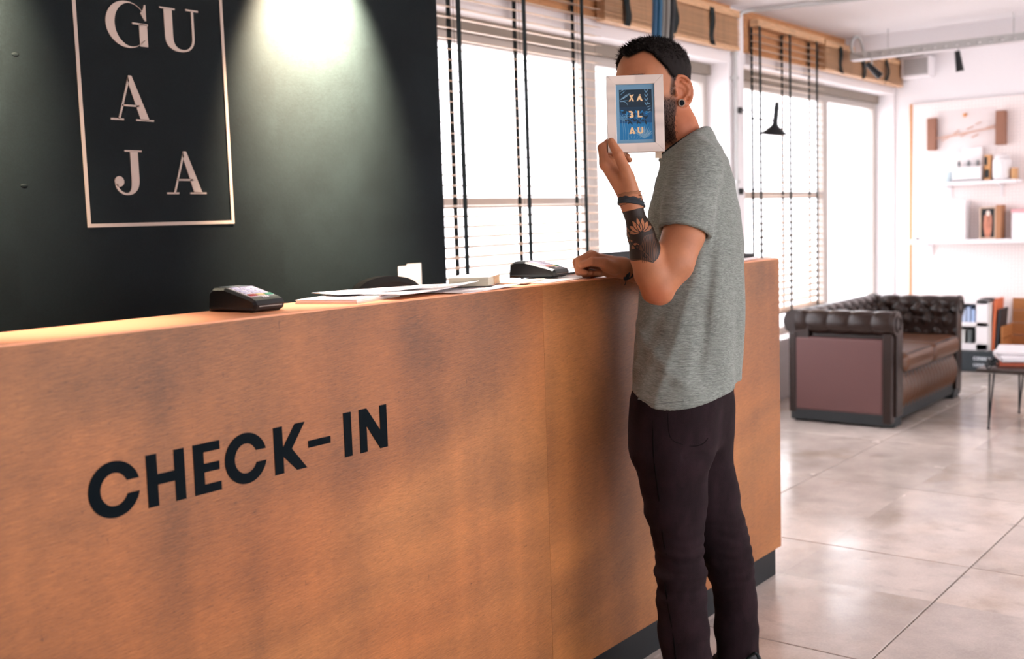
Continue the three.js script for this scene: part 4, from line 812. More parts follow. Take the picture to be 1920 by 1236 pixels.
const F_R = [
  { p: [at(1152, 504, HR - 0.030), at(1132, 493, HR - 0.052), at(1110, 491, HR - 0.058), at(1091, 496, HR - 0.054)], r: [0.0165, 0.0138, 0.0118, 0.0096] },
  { p: [at(1112, 480, HR - 0.036), at(1087, 488, HR - 0.040), at(1085, 505, HR - 0.042), at(1097, 511, HR - 0.044)], r: [0.0132, 0.0112, 0.0095, 0.0082] },
  { p: [at(1108, 478, HR - 0.014), at(1081, 492, HR - 0.016), at(1085, 510, HR - 0.020), at(1106, 512, HR - 0.024)], r: [0.0130, 0.0110, 0.0095, 0.0080] },
  { p: [at(1107, 482, HR + 0.006), at(1083, 499, HR + 0.004), at(1096, 514, HR - 0.002), at(1123, 512, HR - 0.014)], r: [0.0122, 0.0104, 0.0092, 0.0078] },
  { p: [at(1109, 489, HR + 0.024), at(1093, 505, HR + 0.022), at(1106, 516, HR + 0.014), at(1126, 515, HR + 0.006)], r: [0.0110, 0.0092, 0.0082, 0.0070] }];
const palmR = [[WR, at(1114, 484, HR - 0.034), 0.0215, 0.0150], [WR, at(1110, 483, HR - 0.012), 0.0215, 0.0148], [WR, at(1110, 488, HR + 0.006), 0.0205, 0.0145], [WR, at(1113, 496, HR + 0.022), 0.020, 0.0138], [WR, at(1138, 500, HR - 0.036), 0.020, 0.0165], [WR, at(1140, 511, HR + 0.012), 0.020, 0.0135]];
function armRField(p) {
  let d = chain(p, [SR, at(1278, 440, 3.15), ER], [0.044, 0.049, 0.036], 0.010);
  d = smin(d, chain(p, [ER, at(1222, 517, 3.095), at(1190, 508, 3.035), WR], [0.037, 0.038, 0.029, 0.022], 0.012), 0.02);
  let h = 9; for (const [a, b, r1, r2] of palmR) h = smin(h, cone(p, a, b, r1, r2), 0.014);
  d = smin(d, h, 0.016);
  let fg = 9; for (const q of F_R) { const e = chain(p, q.p, q.r, 0.004); fg = fg > 8 ? e : smin(fg, e, 0.0025); }
  return smin(d, fg, 0.009);
}
// ------------------------------------------------ T-shirt
const shirtRows = trunk([[236, 1268, 1322, 0.055, 6], [262, 1255, 1334, 0.085, 6], [282, 1246, 1352, 0.125, 6], [305, 1239, 1366, 0.160, 7], [345, 1228, 1379, 0.182, 8], [400, 1218, 1386, 0.186, 10], [460, 1212, 1390, 0.178, 12], [520, 1207, 1390, 0.168, 14], [600, 1201, 1388, 0.163, 17], [660, 1192, 1385, 0.170, 19], [700, 1189, 1384, 0.176, 20], [745, 1187, 1387, 0.182, 20], [800, 1188, 1386, 0.180, 20]], DM);
const slL = [at(1308, 316, 2.80), at(1283, 437, 2.762)], slR = [at(1298, 312, 3.115), at(1276, 448, 3.16)];
const axL = slL[1].clone().sub(slL[0]).normalize(), axR = slR[1].clone().sub(slR[0]).normalize();
const HEM = [[1180, 738], [1188, 741], [1200, 753], [1216, 762], [1236, 767], [1268, 763], [1300, 758], [1340, 747], [1372, 738], [1392, 728]].map(([x, y]) => { const p = at(x, y, 2.83); return [(x - 1290), p.y]; });
const sideOf = (p) => { const x = p.x - CAM.x, y = p.y - CAM.y, z = p.z - CAM.z; return ((x * RIGHT.x + y * RIGHT.y + z * RIGHT.z)); };
const S0 = sideOf(at(1290, 750, 2.86));
const hemY = (p) => { const s = (sideOf(p) - S0) * 2060 / 2.86; let i = 0; while (i < HEM.length - 2 && s > HEM[i + 1][0]) i++; return mixn(HEM[i][1], HEM[i + 1][1], clamp((s - HEM[i][0]) / (HEM[i + 1][0] - HEM[i][0]), 0, 1)); };
const [TF, TL] = facing(14), TC = at(1292, 500, DM);
function foldNoise(p) {
  const x = p.x - TC.x, z = p.z - TC.z, f = x * TF.x + z * TF.z, l = x * TL.x + z * TL.z, y = p.y - TC.y;
  let d = (n3(p.x * 9, p.y * 5, p.z * 9) - 0.5) * 0.020 + (n3(p.x * 24 + 3, p.y * 11 + y * 3, p.z * 24) - 0.5) * 0.006;
  const a = Math.atan2(l, f);
  const low = sstep(0.12, -0.18, y);
  d += Math.sin(a * 7 + y * 5 + 1.2) * 0.006 * low * sstep(0.6, 2.2, Math.abs(a)) ;
  const fold = (t, w, amp) => amp * Math.exp(-t * t / (w * w));
  d += fold(f + 0.085 + y * 0.10, 0.013, 0.008) * sstep(0.16, 0.02, y) * sstep(-0.36, -0.2, y);              // drape down the back
  d += fold(f + 0.045 + (y + 0.05) * 0.30, 0.016, -0.006) * sstep(0.15, 0.0, y);
  d += fold(f - 0.075 + (y + 0.20) * 0.45, 0.022, 0.007) * sstep(-0.04, -0.12, y) * sstep(-0.36, -0.26, y);
  d += fold(f - 0.02 - (y + 0.24) * 1.1, 0.024, -0.006) * sstep(-0.10, -0.16, y);
  return d;
}
const [CF] = facing(6), CC = at(1277, 275, 2.925), CN = V3(CF.x * 0.62, 1, CF.z * 0.62).normalize();   // plane of the neck opening, lower in front
function shirtField(p) {
  let d = shirtRows(p);
  const fl = cone(p, slL[0], slL[1], 0.062, 0.0690), fr = cone(p, slR[0], slR[1], 0.060, 0.062);
  const cl = (p.x - slL[1].x) * axL.x + (p.y - slL[1].y) * axL.y + (p.z - slL[1].z) * axL.z, cr = (p.x - slR[1].x) * axR.x + (p.y - slR[1].y) * axR.y + (p.z - slR[1].z) * axR.z;
  d = smin(d, cone(p, at(1284, 272, 2.90), at(1306, 305, 2.79), 0.058, 0.058), 0.05);
  d = smin(d, cone(p, at(1284, 272, 2.96), at(1298, 305, 3.11), 0.058, 0.056), 0.05);
  d = smax(d, (p.x - CC.x) * CN.x + (p.y - CC.y) * CN.y + (p.z - CC.z) * CN.z - 0.004, 0.012);
  const wr = (sd) => (Math.abs(sd) < 0.05 ? sstep(0.05, 0.025, Math.abs(sd)) * ((n3(p.x * 22, p.y * 14, p.z * 22) - 0.5) * 0.007 + (n3(p.x * 9 + 31, p.y * 16 + p.x * 20, p.z * 9) - 0.5) * 0.011) : 0);
  const wl = wr(fl), wq = wr(fr);
  let sl = smax(fl + wl, cl, 0.006), sr = smax(fr + wq, cr, 0.006);
  if (cl > -0.03) sl = smax(sl, -cone(p, slL[0], slL[1], 0.049, 0.0565) - wl, 0.002);
  if (cr > -0.03) sr = smax(sr, -cone(p, slR[0], slR[1], 0.048, 0.052) - wq, 0.002);
  if (Math.abs(d) < 0.06) d += foldNoise(p);
  d = smin(d, sl, 0.022); d = smin(d, sr, 0.022);
  const hy = hemY(p); d = smax(d, hy - p.y, 0.006);
  if (p.y < hy + 0.03) d = smax(d, -(shirtRows(p) + foldNoise(p) + 0.0135), 0.003);
  return d;
}
// ------------------------------------------------ trousers
const hipRows = trunk([[690, 1196, 1376, 0.165, 20], [745, 1191, 1371, 0.175, 22], [800, 1189, 1368, 0.178, 24], [850, 1188, 1366, 0.176, 25], [900, 1190, 1364, 0.17, 25]], 2.965);
const legN = [at(1262, 775, 2.885), at(1259, 850, 2.885), at(1265, 945, 2.89), at(1271, 1035, 2.90), at(1274, 1072, 2.90), at(1277, 1120, 2.905), at(1283, 1180, 2.91), at(1290, 1240, 2.915), at(1297, 1322, 2.92)];
const legNr = [0.104, 0.1015, 0.0845, 0.0635, 0.0625, 0.0655, 0.0645, 0.063, 0.062];
const legF = [at(1305, 775, 3.04), at(1308, 850, 3.04), at(1326, 930, 3.04), at(1352, 1010, 3.04), at(1366, 1060, 3.04), at(1376, 1120, 3.04), at(1380, 1180, 3.04), at(1384, 1262, 3.04)];
const legFr = [0.102, 0.097, 0.089, 0.0740, 0.0655, 0.0560, 0.0540, 0.053];
const kneeN = at(1272, 1050, 2.90), kneeF = at(1356, 1030, 3.04), hipP = at(1285, 830, 2.9);
function trouserField(p) {
  let n = chain(p, legN, legNr, 0.012), f = chain(p, legF, legFr, 0.012);
  if (Math.abs(n) < 0.05 || Math.abs(f) < 0.05) {
    const cr = (k, q, a) => { const y = p.y - q.y, w = Math.exp(-y * y / 0.010); return a * w * (Math.sin(y * 210 + 2.2 * n3(p.x * 14, p.y * 6, p.z * 14) * 3) * 0.5 + (n3(p.x * 16, p.y * 46, p.z * 16) - 0.5) * 1.4); };
    const g = (n3(p.x * 11, p.y * 7, p.z * 11) - 0.5) * 0.012 + (n3(p.x * 18 + 7, p.y * 34, p.z * 18) - 0.5) * 0.006;
    n += cr(0, kneeN, 0.0036) + g; f += cr(1, kneeF, 0.0036) + g;
    const y = p.y - at(1272, 1062, 2.9).y; n += -0.007 * Math.exp(-Math.pow((y + 0.018) / 0.016, 2)) + 0.008 * Math.exp(-Math.pow((y - 0.022) / 0.014, 2)) * 0.7;
    const seat = p.y - hipP.y; n += 0.006 * Math.exp(-Math.pow((seat + 0.03 * n3(p.x * 5, 0, p.z * 5)) / 0.010, 2)) * (sideOf(p) - S0 > -0.03 ? 1 : 0);
  }
  let d = smin(n, f, 0.012);
  const top = hipRows(p); d = smin(d, smax(top, at(1285, 845, 2.965).y - p.y, 0.05), 0.04);
  d = smax(d, p.y - at(1285, 700, 2.95).y, 0.01);
  return smax(d, 0.075 - p.y, 0.006);
}
// ------------------------------------------------ skin mesh: head and neck, both arms, trunk and legs under the clothes, one geometry
const tattoo = (() => { // ink drawn round the forearm: x = angle, y = from the wrist to the elbow
  const W = 340, H = 400, cv = document.createElement('canvas'); cv.width = W; cv.height = H; const c = cv.getContext('2d');
  c.fillStyle = '#fff'; c.fillRect(0, 0, W, H);
  c.fillStyle = '#39403f'; c.beginPath(); c.moveTo(8, 14); c.lineTo(330, 6); c.lineTo(332, 120); c.lineTo(334, 330); c.lineTo(250, 345); c.lineTo(195, 352); c.lineTo(130, 392); c.lineTo(95, 370); c.lineTo(8, 250); c.closePath(); c.fill();
  const pet = (x, y, w, h, a, fill = '#f2f2f2') => { c.save(); c.translate(x, y); c.rotate(a); c.beginPath(); c.moveTo(0, 0); c.bezierCurveTo(-w, -h * 0.4, -w * 0.7, -h * 0.8, 0, -h); c.bezierCurveTo(w * 0.7, -h * 0.8, w, -h * 0.4, 0, 0); c.fillStyle = fill; c.fill(); c.lineWidth = 5; c.strokeStyle = '#202020'; c.stroke(); c.restore(); };
  for (const a of [-1.35, 1.35, -0.95, 0.95, -0.5, 0.5, 0]) pet(150, 172, 26, 108, a, Math.abs(a) > 1 ? '#d8d8d8' : '#f4f4f4');
  for (const a of [-0.25, 0.25]) pet(150, 176, 15, 74, a);
  for (const [x, y, a] of [[236, 150, 1.0], [250, 190, 0.6], [225, 215, 1.4]]) pet(x, y, 20, 70, a, '#c9c9c9');
  c.strokeStyle = '#8b8b8b'; c.lineWidth = 4;
  for (let i = 0; i < 9; i++) { c.beginPath(); c.moveTo(60 + i * 9, 200); c.quadraticCurveTo(70 + i * 16, 280, 110 + i * 10, 375); c.stroke(); }
  pet(170, 300, 30, 95, 0.5, '#777'); pet(215, 268, 26, 84, 1.2, '#bdbdbd'); pet(180, 250, 18, 60, 1.3, '#e4e4e4'); pet(285, 290, 24, 90, -0.3, '#5a5a5a');
  c.strokeStyle = '#0a0a0a'; c.lineWidth = 7; for (const [x, y] of [[205, 262], [160, 330], [270, 230]]) { c.beginPath(); c.arc(x, y, 14, 0, 7); c.stroke(); }
  c.strokeStyle = '#9a9a9a'; c.lineWidth = 3; c.beginPath(); c.moveTo(130, 386); c.lineTo(168, 300); c.moveTo(120, 376); c.lineTo(100, 300); c.moveTo(200, 345); c.lineTo(330, 322); c.stroke();
  const t = new THREE.CanvasTexture(cv); t.colorSpace = THREE.SRGBColorSpace; t.wrapS = t.wrapT = THREE.ClampToEdgeWrapping; return t;
})();
const tA = at(1186, 391, 2.715), tB = at(1214, 497, 2.724), tAx = tB.clone().sub(tA), tLen = tAx.length(); tAx.normalize();
const tRef = VIEW.clone().negate().addScaledVector(tAx, VIEW.dot(tAx)).normalize(), tSide = tAx.clone().cross(tRef);
const bare = () => [0.5, -0.4];
function inkUV(p) {                                          // unrolled forearm; everything else lies on the blank margin
  const q = p.clone().sub(tA), v = q.dot(tAx) / tLen, a = Math.atan2(q.dot(tSide), q.dot(tRef)), r = q.clone().addScaledVector(tAx, -q.dot(tAx)).length();
  if (v < -0.3 || v > 1.3 || Math.abs(a) > 1.95 || r > 0.055 || chain(p, foreL, foreLr, 0.012) > 0.006) return [0.5 + a / 3.4, -0.4];
  return [0.5 + a / 3.4, 1 - v];
}
function armColor(p) {
  let c = skinAt(p);
  // redder elbow and knuckles
  const e = Math.exp(-p.distanceToSquared(at(1230, 552, 2.71)) / 0.0012); c = [c[0], c[1] * (1 - 0.22 * e), c[2] * (1 - 0.25 * e)];
  return c;
}
const coreField = (p) => { const a = shirtRows(p) + 0.04, b = trouserField(p) + 0.02; return smax(smin(p.y > at(1285, 752, DM).y ? a : 9, b, 0.02), p.y - at(1285, 285, DM).y, 0.03); };
const box3 = (pts, m) => { const b = new THREE.Box3().setFromPoints(pts).expandByScalar(m); return [b.min, b.max]; };
const strip = (g) => { const n = new THREE.BufferGeometry(); for (const k of ['position', 'normal', 'color', 'uv']) n.setAttribute(k, g.attributes[k]); n.setIndex(g.index); return n; };
{
  const pieces = [
    paint(wrapUV(surfaceNet(headField, HO.clone().add(V3(-0.17, -0.235, -0.17)), HO.clone().add(V3(0.17, 0.13, 0.17)), 0.0030), bare), headColor),
    paint(wrapUV(surfaceNet(armLField, ...box3([...armLpts, ...foreL, ...F_L.flatMap((f) => f.p)], 0.075), 0.0026), inkUV), armColor),
    paint(wrapUV(surfaceNet(armRField, ...box3([SR, ER, WR, ...F_R.flatMap((f) => f.p)], 0.075), 0.0032), bare), armColor),
    paint(wrapUV(surfaceNet(coreField, V3(-1.45, 0.03, -0.15), V3(-0.65, 1.62, 0.62), 0.016), bare), skinAt)];
  part('body', mergeGeometries(pieces.map(strip)), new THREE.MeshPhysicalMaterial({ vertexColors: true, map: tattoo, roughness: 0.5, specularIntensity: 0.7, sheen: 0.15, sheenRoughness: 0.6, sheenColor: lin(0.8, 0.5, 0.4) }), man);
}
{ // heather jersey: short light and dark dashes along the knit
  const tex = dataTex(512, 512, (x, y) => { const a = n2(x * 0.05 + 5 * n2(x * 0.01, y * 0.09), y * 0.5 + x * 0.035), b = n2(x * 0.13 + y * 0.11 + 60, y * 0.85 - x * 0.05 + 9), c = n2(x * 0.9, y * 0.9); const v = 0.80 + (a - 0.5) * 0.30 + (b - 0.5) * 0.20 + (c - 0.5) * 0.08; return [168 * v, 172 * v, 166 * v]; });
  const bump = dataTex(256, 256, (x, y) => { const v = 128 + 60 * Math.sin(x * Math.PI / 2) * 0.6 + 70 * (n2(x * 0.4, y * 0.9) - 0.5); return [v, v, v]; }, { srgb: false });
  tex.repeat.set(5, 5); bump.repeat.set(9, 9);
  const g = surfaceNet(shirtField, V3(-1.47, 0.72, -0.16), V3(-0.62, 1.68, 0.60), 0.0046);
  wrapUV(g, (p) => { const dl = cone(p, slL[0], slL[1], 0.06, 0.06); const x = p.x - TC.x, z = p.z - TC.z; return dl < 0.012 ? [(sideOf(p) - S0) * 1.05, p.y * 1.0 + 0.3] : [Math.atan2(x * TL.x + z * TL.z, x * TF.x + z * TF.z) * 0.17, p.y]; });
  const yT = at(1240, 338, 2.9).y, yB = at(1196, 684, 2.93).y;
  paint(g, (p) => { // printed panel on the chest with a dark outline
    const x = p.x - TC.x, z = p.z - TC.z, f = x * TF.x + z * TF.z, l = x * TL.x + z * TL.z; let c = [0.84, 0.87, 0.84];
    const e = 0.088; if (f > 0.02 && p.y < yT && p.y > yB && Math.abs(l) < e && cone(p, slL[0], slL[1], 0.06, 0.06) > 0.02) { const m = Math.min(e - Math.abs(l), yT - p.y, p.y - yB); c = m < 0.006 ? [0.03, 0.05, 0.06] : [0.42, 0.48, 0.49]; }
    return c; });
  const t = part('t_shirt', g, new THREE.MeshPhysicalMaterial({ vertexColors: true, map: tex, roughness: 0.95, bumpMap: bump, bumpScale: 0.0005, sheen: 0.3, sheenRoughness: 0.7, sheenColor: lin(0.6, 0.6, 0.6) }), man);
  const ringAt = (lift, out, r) => { const pts = [], n = 44; for (let i = 0; i < n; i++) { const a = i / n * Math.PI * 2, dir = V3(Math.cos(a), 0, Math.sin(a)); let lo = 0.0, hi = 0.14; const put = (m) => { const q = CC.clone().addScaledVector(dir, m); q.y -= ((q.x - CC.x) * CN.x + (q.z - CC.z) * CN.z) / CN.y; q.y += lift; return q; }; for (let k = 0; k < 26; k++) { const m = (lo + hi) / 2; if (headField(put(m)) < 0) lo = m; else hi = m; } pts.push(put(lo + out)); } return tube(pts, r, 140, 8, true); };
  part('collar', ringAt(0.001, 0.0045, 0.0068), std({ color: lin(0.80, 0.82, 0.79), map: tex, roughness: 0.95 }), t);
  part('necklace', ringAt(0.0105, 0.0012, 0.0026), M.tape, man);
  const hemPts = []; for (let i = 0; i < 60; i++) { const a = -2.9 + 5.2 * i / 59; /* hem stitching follows the surface */ const dir = TF.clone().multiplyScalar(Math.cos(a)).addScaledVector(TL, Math.sin(a)); const o = V3(at(1287, 750, DM).x, 0, at(1287, 750, DM).z); let lo = 0.05, hi = 0.3; for (let k = 0; k < 30; k++) { const m = (lo + hi) / 2, q = o.clone().addScaledVector(dir, m); q.y = hemY(q) + 0.02; if (shirtField(q) < 0) lo = m; else hi = m; } const q = o.clone().addScaledVector(dir, lo); q.y = hemY(q) + 0.02; hemPts.push(q); }
  part('hem_seam', tube(hemPts, 0.0011, 200, 5), std({ color: lin(0.16, 0.17, 0.16), roughness: 0.9 }), t);
}
{
  const g = surfaceNet(trouserField, V3(-1.47, 0.04, -0.16), V3(-0.62, 0.92, 0.62), 0.0052);
  wrapUV(g, (p) => [sideOf(p) * 1.2, p.y * 1.2]);
  const tw = dataTex(256, 256, (x, y) => { const v = 0.8 + 0.07 * ((x + y) % 6 < 3 ? 0.5 : -0.5) + 0.35 * (fbm(x * 0.05, y * 0.02, 3) - 0.5) + 0.2 * (n2(x * 0.7, y * 0.7) - 0.5); return [86 * v, 66 * v, 72 * v]; }); tw.repeat.set(4, 4);
  const cloth = new THREE.MeshPhysicalMaterial({ map: tw, color: lin(0.26, 0.22, 0.235), roughness: 0.95, specularIntensity: 0.3, sheen: 0.2, sheenRoughness: 0.6, sheenColor: lin(0.12, 0.08, 0.08) });
  const t = part('trousers', g, cloth, man);
  const onLeg = (pts) => pts.map(([px, py, d0]) => { let lo = d0 - 0.16, hi = d0; for (let k = 0; k < 30; k++) { const m = (lo + hi) / 2; if (trouserField(at(px, py, m)) > 0) lo = m; else hi = m; } return at(px, py, lo + 0.0012); });
  const seam = new THREE.MeshPhysicalMaterial({ color: lin(0.006, 0.005, 0.005), roughness: 1, specularIntensity: 0.05 });
  part('seam', tube(onLeg([[1224, 790, 2.9], [1226, 860, 2.9], [1236, 940, 2.9], [1243, 1010, 2.9], [1250, 1040, 2.9]]), 0.0016, 60, 5), seam, t);
  part('seam', tube(onLeg([[1246, 1092, 2.9], [1253, 1140, 2.9], [1262, 1190, 2.9], [1268, 1250, 2.9]]), 0.0016, 60, 5), seam, t);
  part('pocket_seam', tube(onLeg([[1252, 775, 2.9], [1253, 800, 2.9], [1258, 822, 2.9], [1275, 832, 2.9], [1300, 837, 2.9], [1318, 832, 2.91], [1327, 822, 2.93]]), 0.0018, 60, 5), seam, t);
}
{ // shoes
  const [F, L] = facing(24);
  for (const [px, py, d] of [[1294, 1322, 2.92], [1382, 1268, 3.04]]) {
    const c = at(px, py, d); c.y = 0; const o = c.clone().addScaledVector(F, 0.02);
    const loc = (p) => { const x = p.x - o.x, z = p.z - o.z; return [x * F.x + z * F.z, x * L.x + z * L.z, p.y]; };
    const field = (p) => { const [f, l, u] = loc(p); let e = ell(f - 0.075, l, u - 0.035, 0.12, 0.047, 0.045); e = smin(e, ell(f + 0.04, l, u - 0.05, 0.065, 0.042, 0.065), 0.04); e = smin(e, ell(f + 0.02, l, u - 0.095, 0.055, 0.045, 0.045), 0.03); return smax(e, 0.022 - u, 0.006); };
    const sole = (p) => { const [f, l, u] = loc(p); const w = 0.046 + 0.006 * Math.sin((f + 0.1) * 16); const e = Math.max(Math.hypot(Math.max(Math.abs(f - 0.035) - 0.105, 0), l) - w, Math.abs(u - 0.013) - 0.0125); return e; };
    const lo = o.clone().add(V3(-0.25, -0.01, -0.25)), hi = o.clone().add(V3(0.25, 0.2, 0.25));
    const s = part('shoe', surfaceNet(field, lo, hi, 0.006), std({ color: lin(0.008, 0.008, 0.010), roughness: 0.6 }), man);
    part('sole', surfaceNet(sole, lo, hi, 0.006), std({ color: lin(0.02, 0.018, 0.017), roughness: 0.8 }), s);
    for (let i = 0; i < 4; i++) { const f = 0.045 + i * 0.022, pt = (l, u) => o.clone().addScaledVector(F, f).addScaledVector(L, l).add(V3(0, u, 0)); part('lace', tube([pt(-0.03, 0.072 - i * 0.003), pt(0, 0.087 - i * 0.004), pt(0.03, 0.072 - i * 0.003)], 0.003, 12, 6), M.tape, s); }
    part('lace_bow', tube([o.clone().add(V3(0, 0.10, 0)).addScaledVector(F, -0.055).addScaledVector(L, 0.03), o.clone().add(V3(0, 0.13, 0)).addScaledVector(F, -0.085).addScaledVector(L, 0.035), o.clone().add(V3(0, 0.11, 0)).addScaledVector(F, -0.092).addScaledVector(L, 0.03), o.clone().add(V3(0, 0.095, 0)).addScaledVector(F, -0.06).addScaledVector(L, 0.02)], 0.004, 24, 6), M.tape, s);
  }
}
// ------------------------------------------------ hair and beard
function strands(list) {                                     // thin tapered blades, three-sided
  const pos = [], nor = [], idx = [];
  for (const [b, d, len, r, bend] of list) {
    const s = V3(d.y, d.z, d.x).cross(d).normalize(), t = d.clone().cross(s), base = pos.length / 3, mid = b.clone().addScaledVector(d, len * 0.55), tip = b.clone().addScaledVector(d, len).add(bend);
    for (let k = 0; k < 3; k++) { const a = k * 2.0944, n = s.clone().multiplyScalar(Math.cos(a)).addScaledVector(t, Math.sin(a)); const q = b.clone().addScaledVector(n, r), m = mid.clone().addScaledVector(n, r * 0.75); pos.push(q.x, q.y, q.z, m.x, m.y, m.z); nor.push(n.x, n.y, n.z, n.x, n.y, n.z); }
    pos.push(tip.x, tip.y, tip.z); nor.push(d.x, d.y, d.z);
    for (let k = 0; k < 3; k++) { const a = base + k * 2, c = base + ((k + 1) % 3) * 2; idx.push(a, c, c + 1, a, c + 1, a + 1, a + 1, c + 1, base + 6); }
  }
  const g = new THREE.BufferGeometry(); g.setAttribute('position', new THREE.Float32BufferAttribute(pos, 3)); g.setAttribute('normal', new THREE.Float32BufferAttribute(nor, 3)); g.setIndex(idx); return g;
}
{
  const hairM = new THREE.MeshPhysicalMaterial({ color: lin(0.010, 0.007, 0.006), roughness: 0.7, specularIntensity: 0.25 });
  const cap = surfaceNet((p) => { const [f, l, u] = headLocal(p); const hl = hairline(f, l); const top = sstep(-0.02, 0.06, u); const th = 0.0025 + 0.0085 * top; return smax(skull(f, l, u) - th - (n3(p.x * 120, p.y * 120, p.z * 120) - 0.5) * 0.005 * top, (hl + 0.004 - u) * 0.8 + (n3(p.x * 150, p.y * 40, p.z * 150) - 0.5) * 0.006, 0.006); }, HO.clone().add(V3(-0.15, -0.13, -0.15)), HO.clone().add(V3(0.15, 0.14, 0.15)), 0.0034);
  const hair = part('hair', cap, hairM, man);
  const list = [];
  for (let i = 0; i < 9000; i++) {
    const z = rr(-0.9, 1), a = rr(0, Math.PI * 2), q = Math.sqrt(1 - z * z), f = 0.107 * q * Math.cos(a) - 0.002, l = 0.0875 * q * Math.sin(a), u = 0.089 * z + 0.004;
    const hl = hairline(f, l); if (u < hl + rr(-0.003, 0.004)) continue;
    const n = HF.clone().multiplyScalar(f / 0.01145).addScaledVector(HL, l / 0.00766).addScaledVector(UP, (u - 0.004) / 0.00792).normalize();
    const top = sstep(0.0, 0.07, u), front = sstep(0.03, 0.09, f) * top;
    const dir = n.clone().multiplyScalar(0.22 + 0.45 * top).addScaledVector(UP, -0.9 * (1 - top) + 0.25 * front).addScaledVector(HF, 0.25 * top + 0.35 * front - 0.1 * (1 - top)).add(V3(rr(-1, 1), rr(-1, 1), rr(-1, 1)).multiplyScalar(0.20)).normalize();
    const len = mixn(rr(0.004, 0.007), rr(0.009, 0.017), top) * (1 + 0.6 * front);
    list.push([headAt(f, l, u).addScaledVector(n, 0.002 + 0.004 * top), dir, len, rr(0.0006, 0.0012), V3(rr(-1, 1), rr(-1, 1), rr(-1, 1)).multiplyScalar(0.0025)]);
  }
  part('strands', strands(list), hairM, hair).userData.kind = 'stuff';
  const bl = [];
  for (let i = 0; i < 42000 && bl.length < 9000; i++) {
    const f0 = rr(-0.02, 0.11), l0 = rr(-0.09, 0.09), u0 = rr(-0.20, -0.03); if (rr(0.3, 1) > beardAt(f0, l0, u0)) continue;
    const p = headAt(f0, l0, u0), e = 0.002; let d = headField(p); if (Math.abs(d) > 0.02) continue;
    const grad = V3(headField(V3(p.x + e, p.y, p.z)) - d, headField(V3(p.x, p.y + e, p.z)) - d, headField(V3(p.x, p.y, p.z + e)) - d).normalize(); p.addScaledVector(grad, -d);
    bl.push([p, grad.clone().multiplyScalar(0.55).add(V3(rr(-0.4, 0.4), -0.7, rr(-0.4, 0.4))).normalize(), rr(0.003, 0.006), rr(0.00032, 0.00055), V3()]);
  }
  part('beard', strands(bl), hairM, man).userData.kind = 'stuff';
}
{ // black plug in the ear lobe with a pale rim
  let lo = 0.06, hi = 0.14; const f = -0.002, u = -0.0755; for (let k = 0; k < 30; k++) { const m = (lo + hi) / 2; if (headField(headAt(f, m, u)) < 0) lo = m; else hi = m; }
  const c = headAt(f, lo, u), n = HL.clone().addScaledVector(HF, 0.42).normalize();
  const p = part('ear_plug', rod(c.clone().addScaledVector(n, -0.006), c.clone().addScaledVector(n, 0.003), 0.0078, 0.0078, 28), M.lettering, man);
  const ringG = new THREE.TorusGeometry(0.0085, 0.0019, 10, 32); ringG.applyQuaternion(new THREE.Quaternion().setFromUnitVectors(V3(0, 0, 1), n)).translate(c.x + n.x * 0.0025, c.y + n.y * 0.0025, c.z + n.z * 0.0025);
  part('rim', ringG, std({ color: lin(0.30, 0.21, 0.15), roughness: 0.6 }), p);
}
{ // cords round the wrists
  const loop = (c, ax, r, rt, tilt, n = 40, wob = 0) => { const a = V3(0, 0, 1).cross(ax).normalize(), b = ax.clone().cross(a).normalize(), pts = []; for (let i = 0; i < n; i++) { const t = i / n * Math.PI * 2; pts.push(c.clone().addScaledVector(a, r * Math.cos(t)).addScaledVector(b, r * Math.sin(t)).addScaledVector(ax, tilt * Math.cos(t + 0.6) + wob * Math.sin(t * 9))); } return tube(pts, rt, 120, 7, true); };
  const ax = WL.clone().sub(foreL[4]).normalize(), c0 = at(1183, 380, 2.715);
  const rope = std({ color: lin(0.020, 0.026, 0.032), roughness: 0.8 }), tan = std({ color: lin(0.30, 0.13, 0.06), roughness: 0.8 });
  const b = part('bracelet', merge([loop(c0, ax, 0.0275, 0.0052, 0.008), loop(c0.clone().addScaledVector(ax, 0.0065), ax, 0.0268, 0.0042, 0.008, 40, 0.0012), loop(c0.clone().addScaledVector(ax, -0.0055), ax, 0.0305, 0.0034, 0.011)]), rope, man, 'thick dark rope bracelet');
  part('bead', new THREE.SphereGeometry(0.0052, 12, 10).translate(...at(1200, 379, 2.70).toArray()), M.steel, b);
  part('bracelet', merge([0, 1, 2].map((i) => loop(c0.clone().addScaledVector(ax, 0.0145 + i * 0.004), ax, 0.0268 + i * 0.0008, 0.0019, 0.005 - i * 0.002, 40, 0.0009)).concat([tube([at(1192, 363, 2.70), at(1202, 366, 2.69), at(1208, 362, 2.69), at(1211, 360, 2.69)], 0.0009, 16, 5), tube([at(1192, 364, 2.70), at(1200, 367, 2.69), at(1206, 367, 2.69), at(1209, 366, 2.69)], 0.0009, 16, 5)])), tan, man, 'thin orange-brown cord bracelet with loose ends');
  const axr = WR.clone().sub(at(1190, 508, 3.035)).normalize(), c1 = at(1178, 505, 3.016);
  const d = part('bracelet', merge([loop(c1, axr, 0.0268, 0.0028, 0.003), loop(c1.clone().addScaledVector(axr, 0.004), axr, 0.0268, 0.0022, -0.004, 40, 0.001)]), rope, man, 'dark braided bracelet on the resting wrist');
  part('knot', new THREE.SphereGeometry(0.007, 12, 10).scale(0.8, 1.8, 0.8).translate(...at(1178, 511, 2.985).toArray()), rope, d);
  part('tassel', tube([at(1178, 515, 2.982), at(1175, 522, 2.980), at(1170, 523, 2.979)], 0.0052, 16, 7), rope, d);
  part('tail', tube([at(1174, 524, 2.98), at(1173, 531, 2.978), at(1171, 535, 2.978)], 0.0013, 12, 5), rope, d);
}
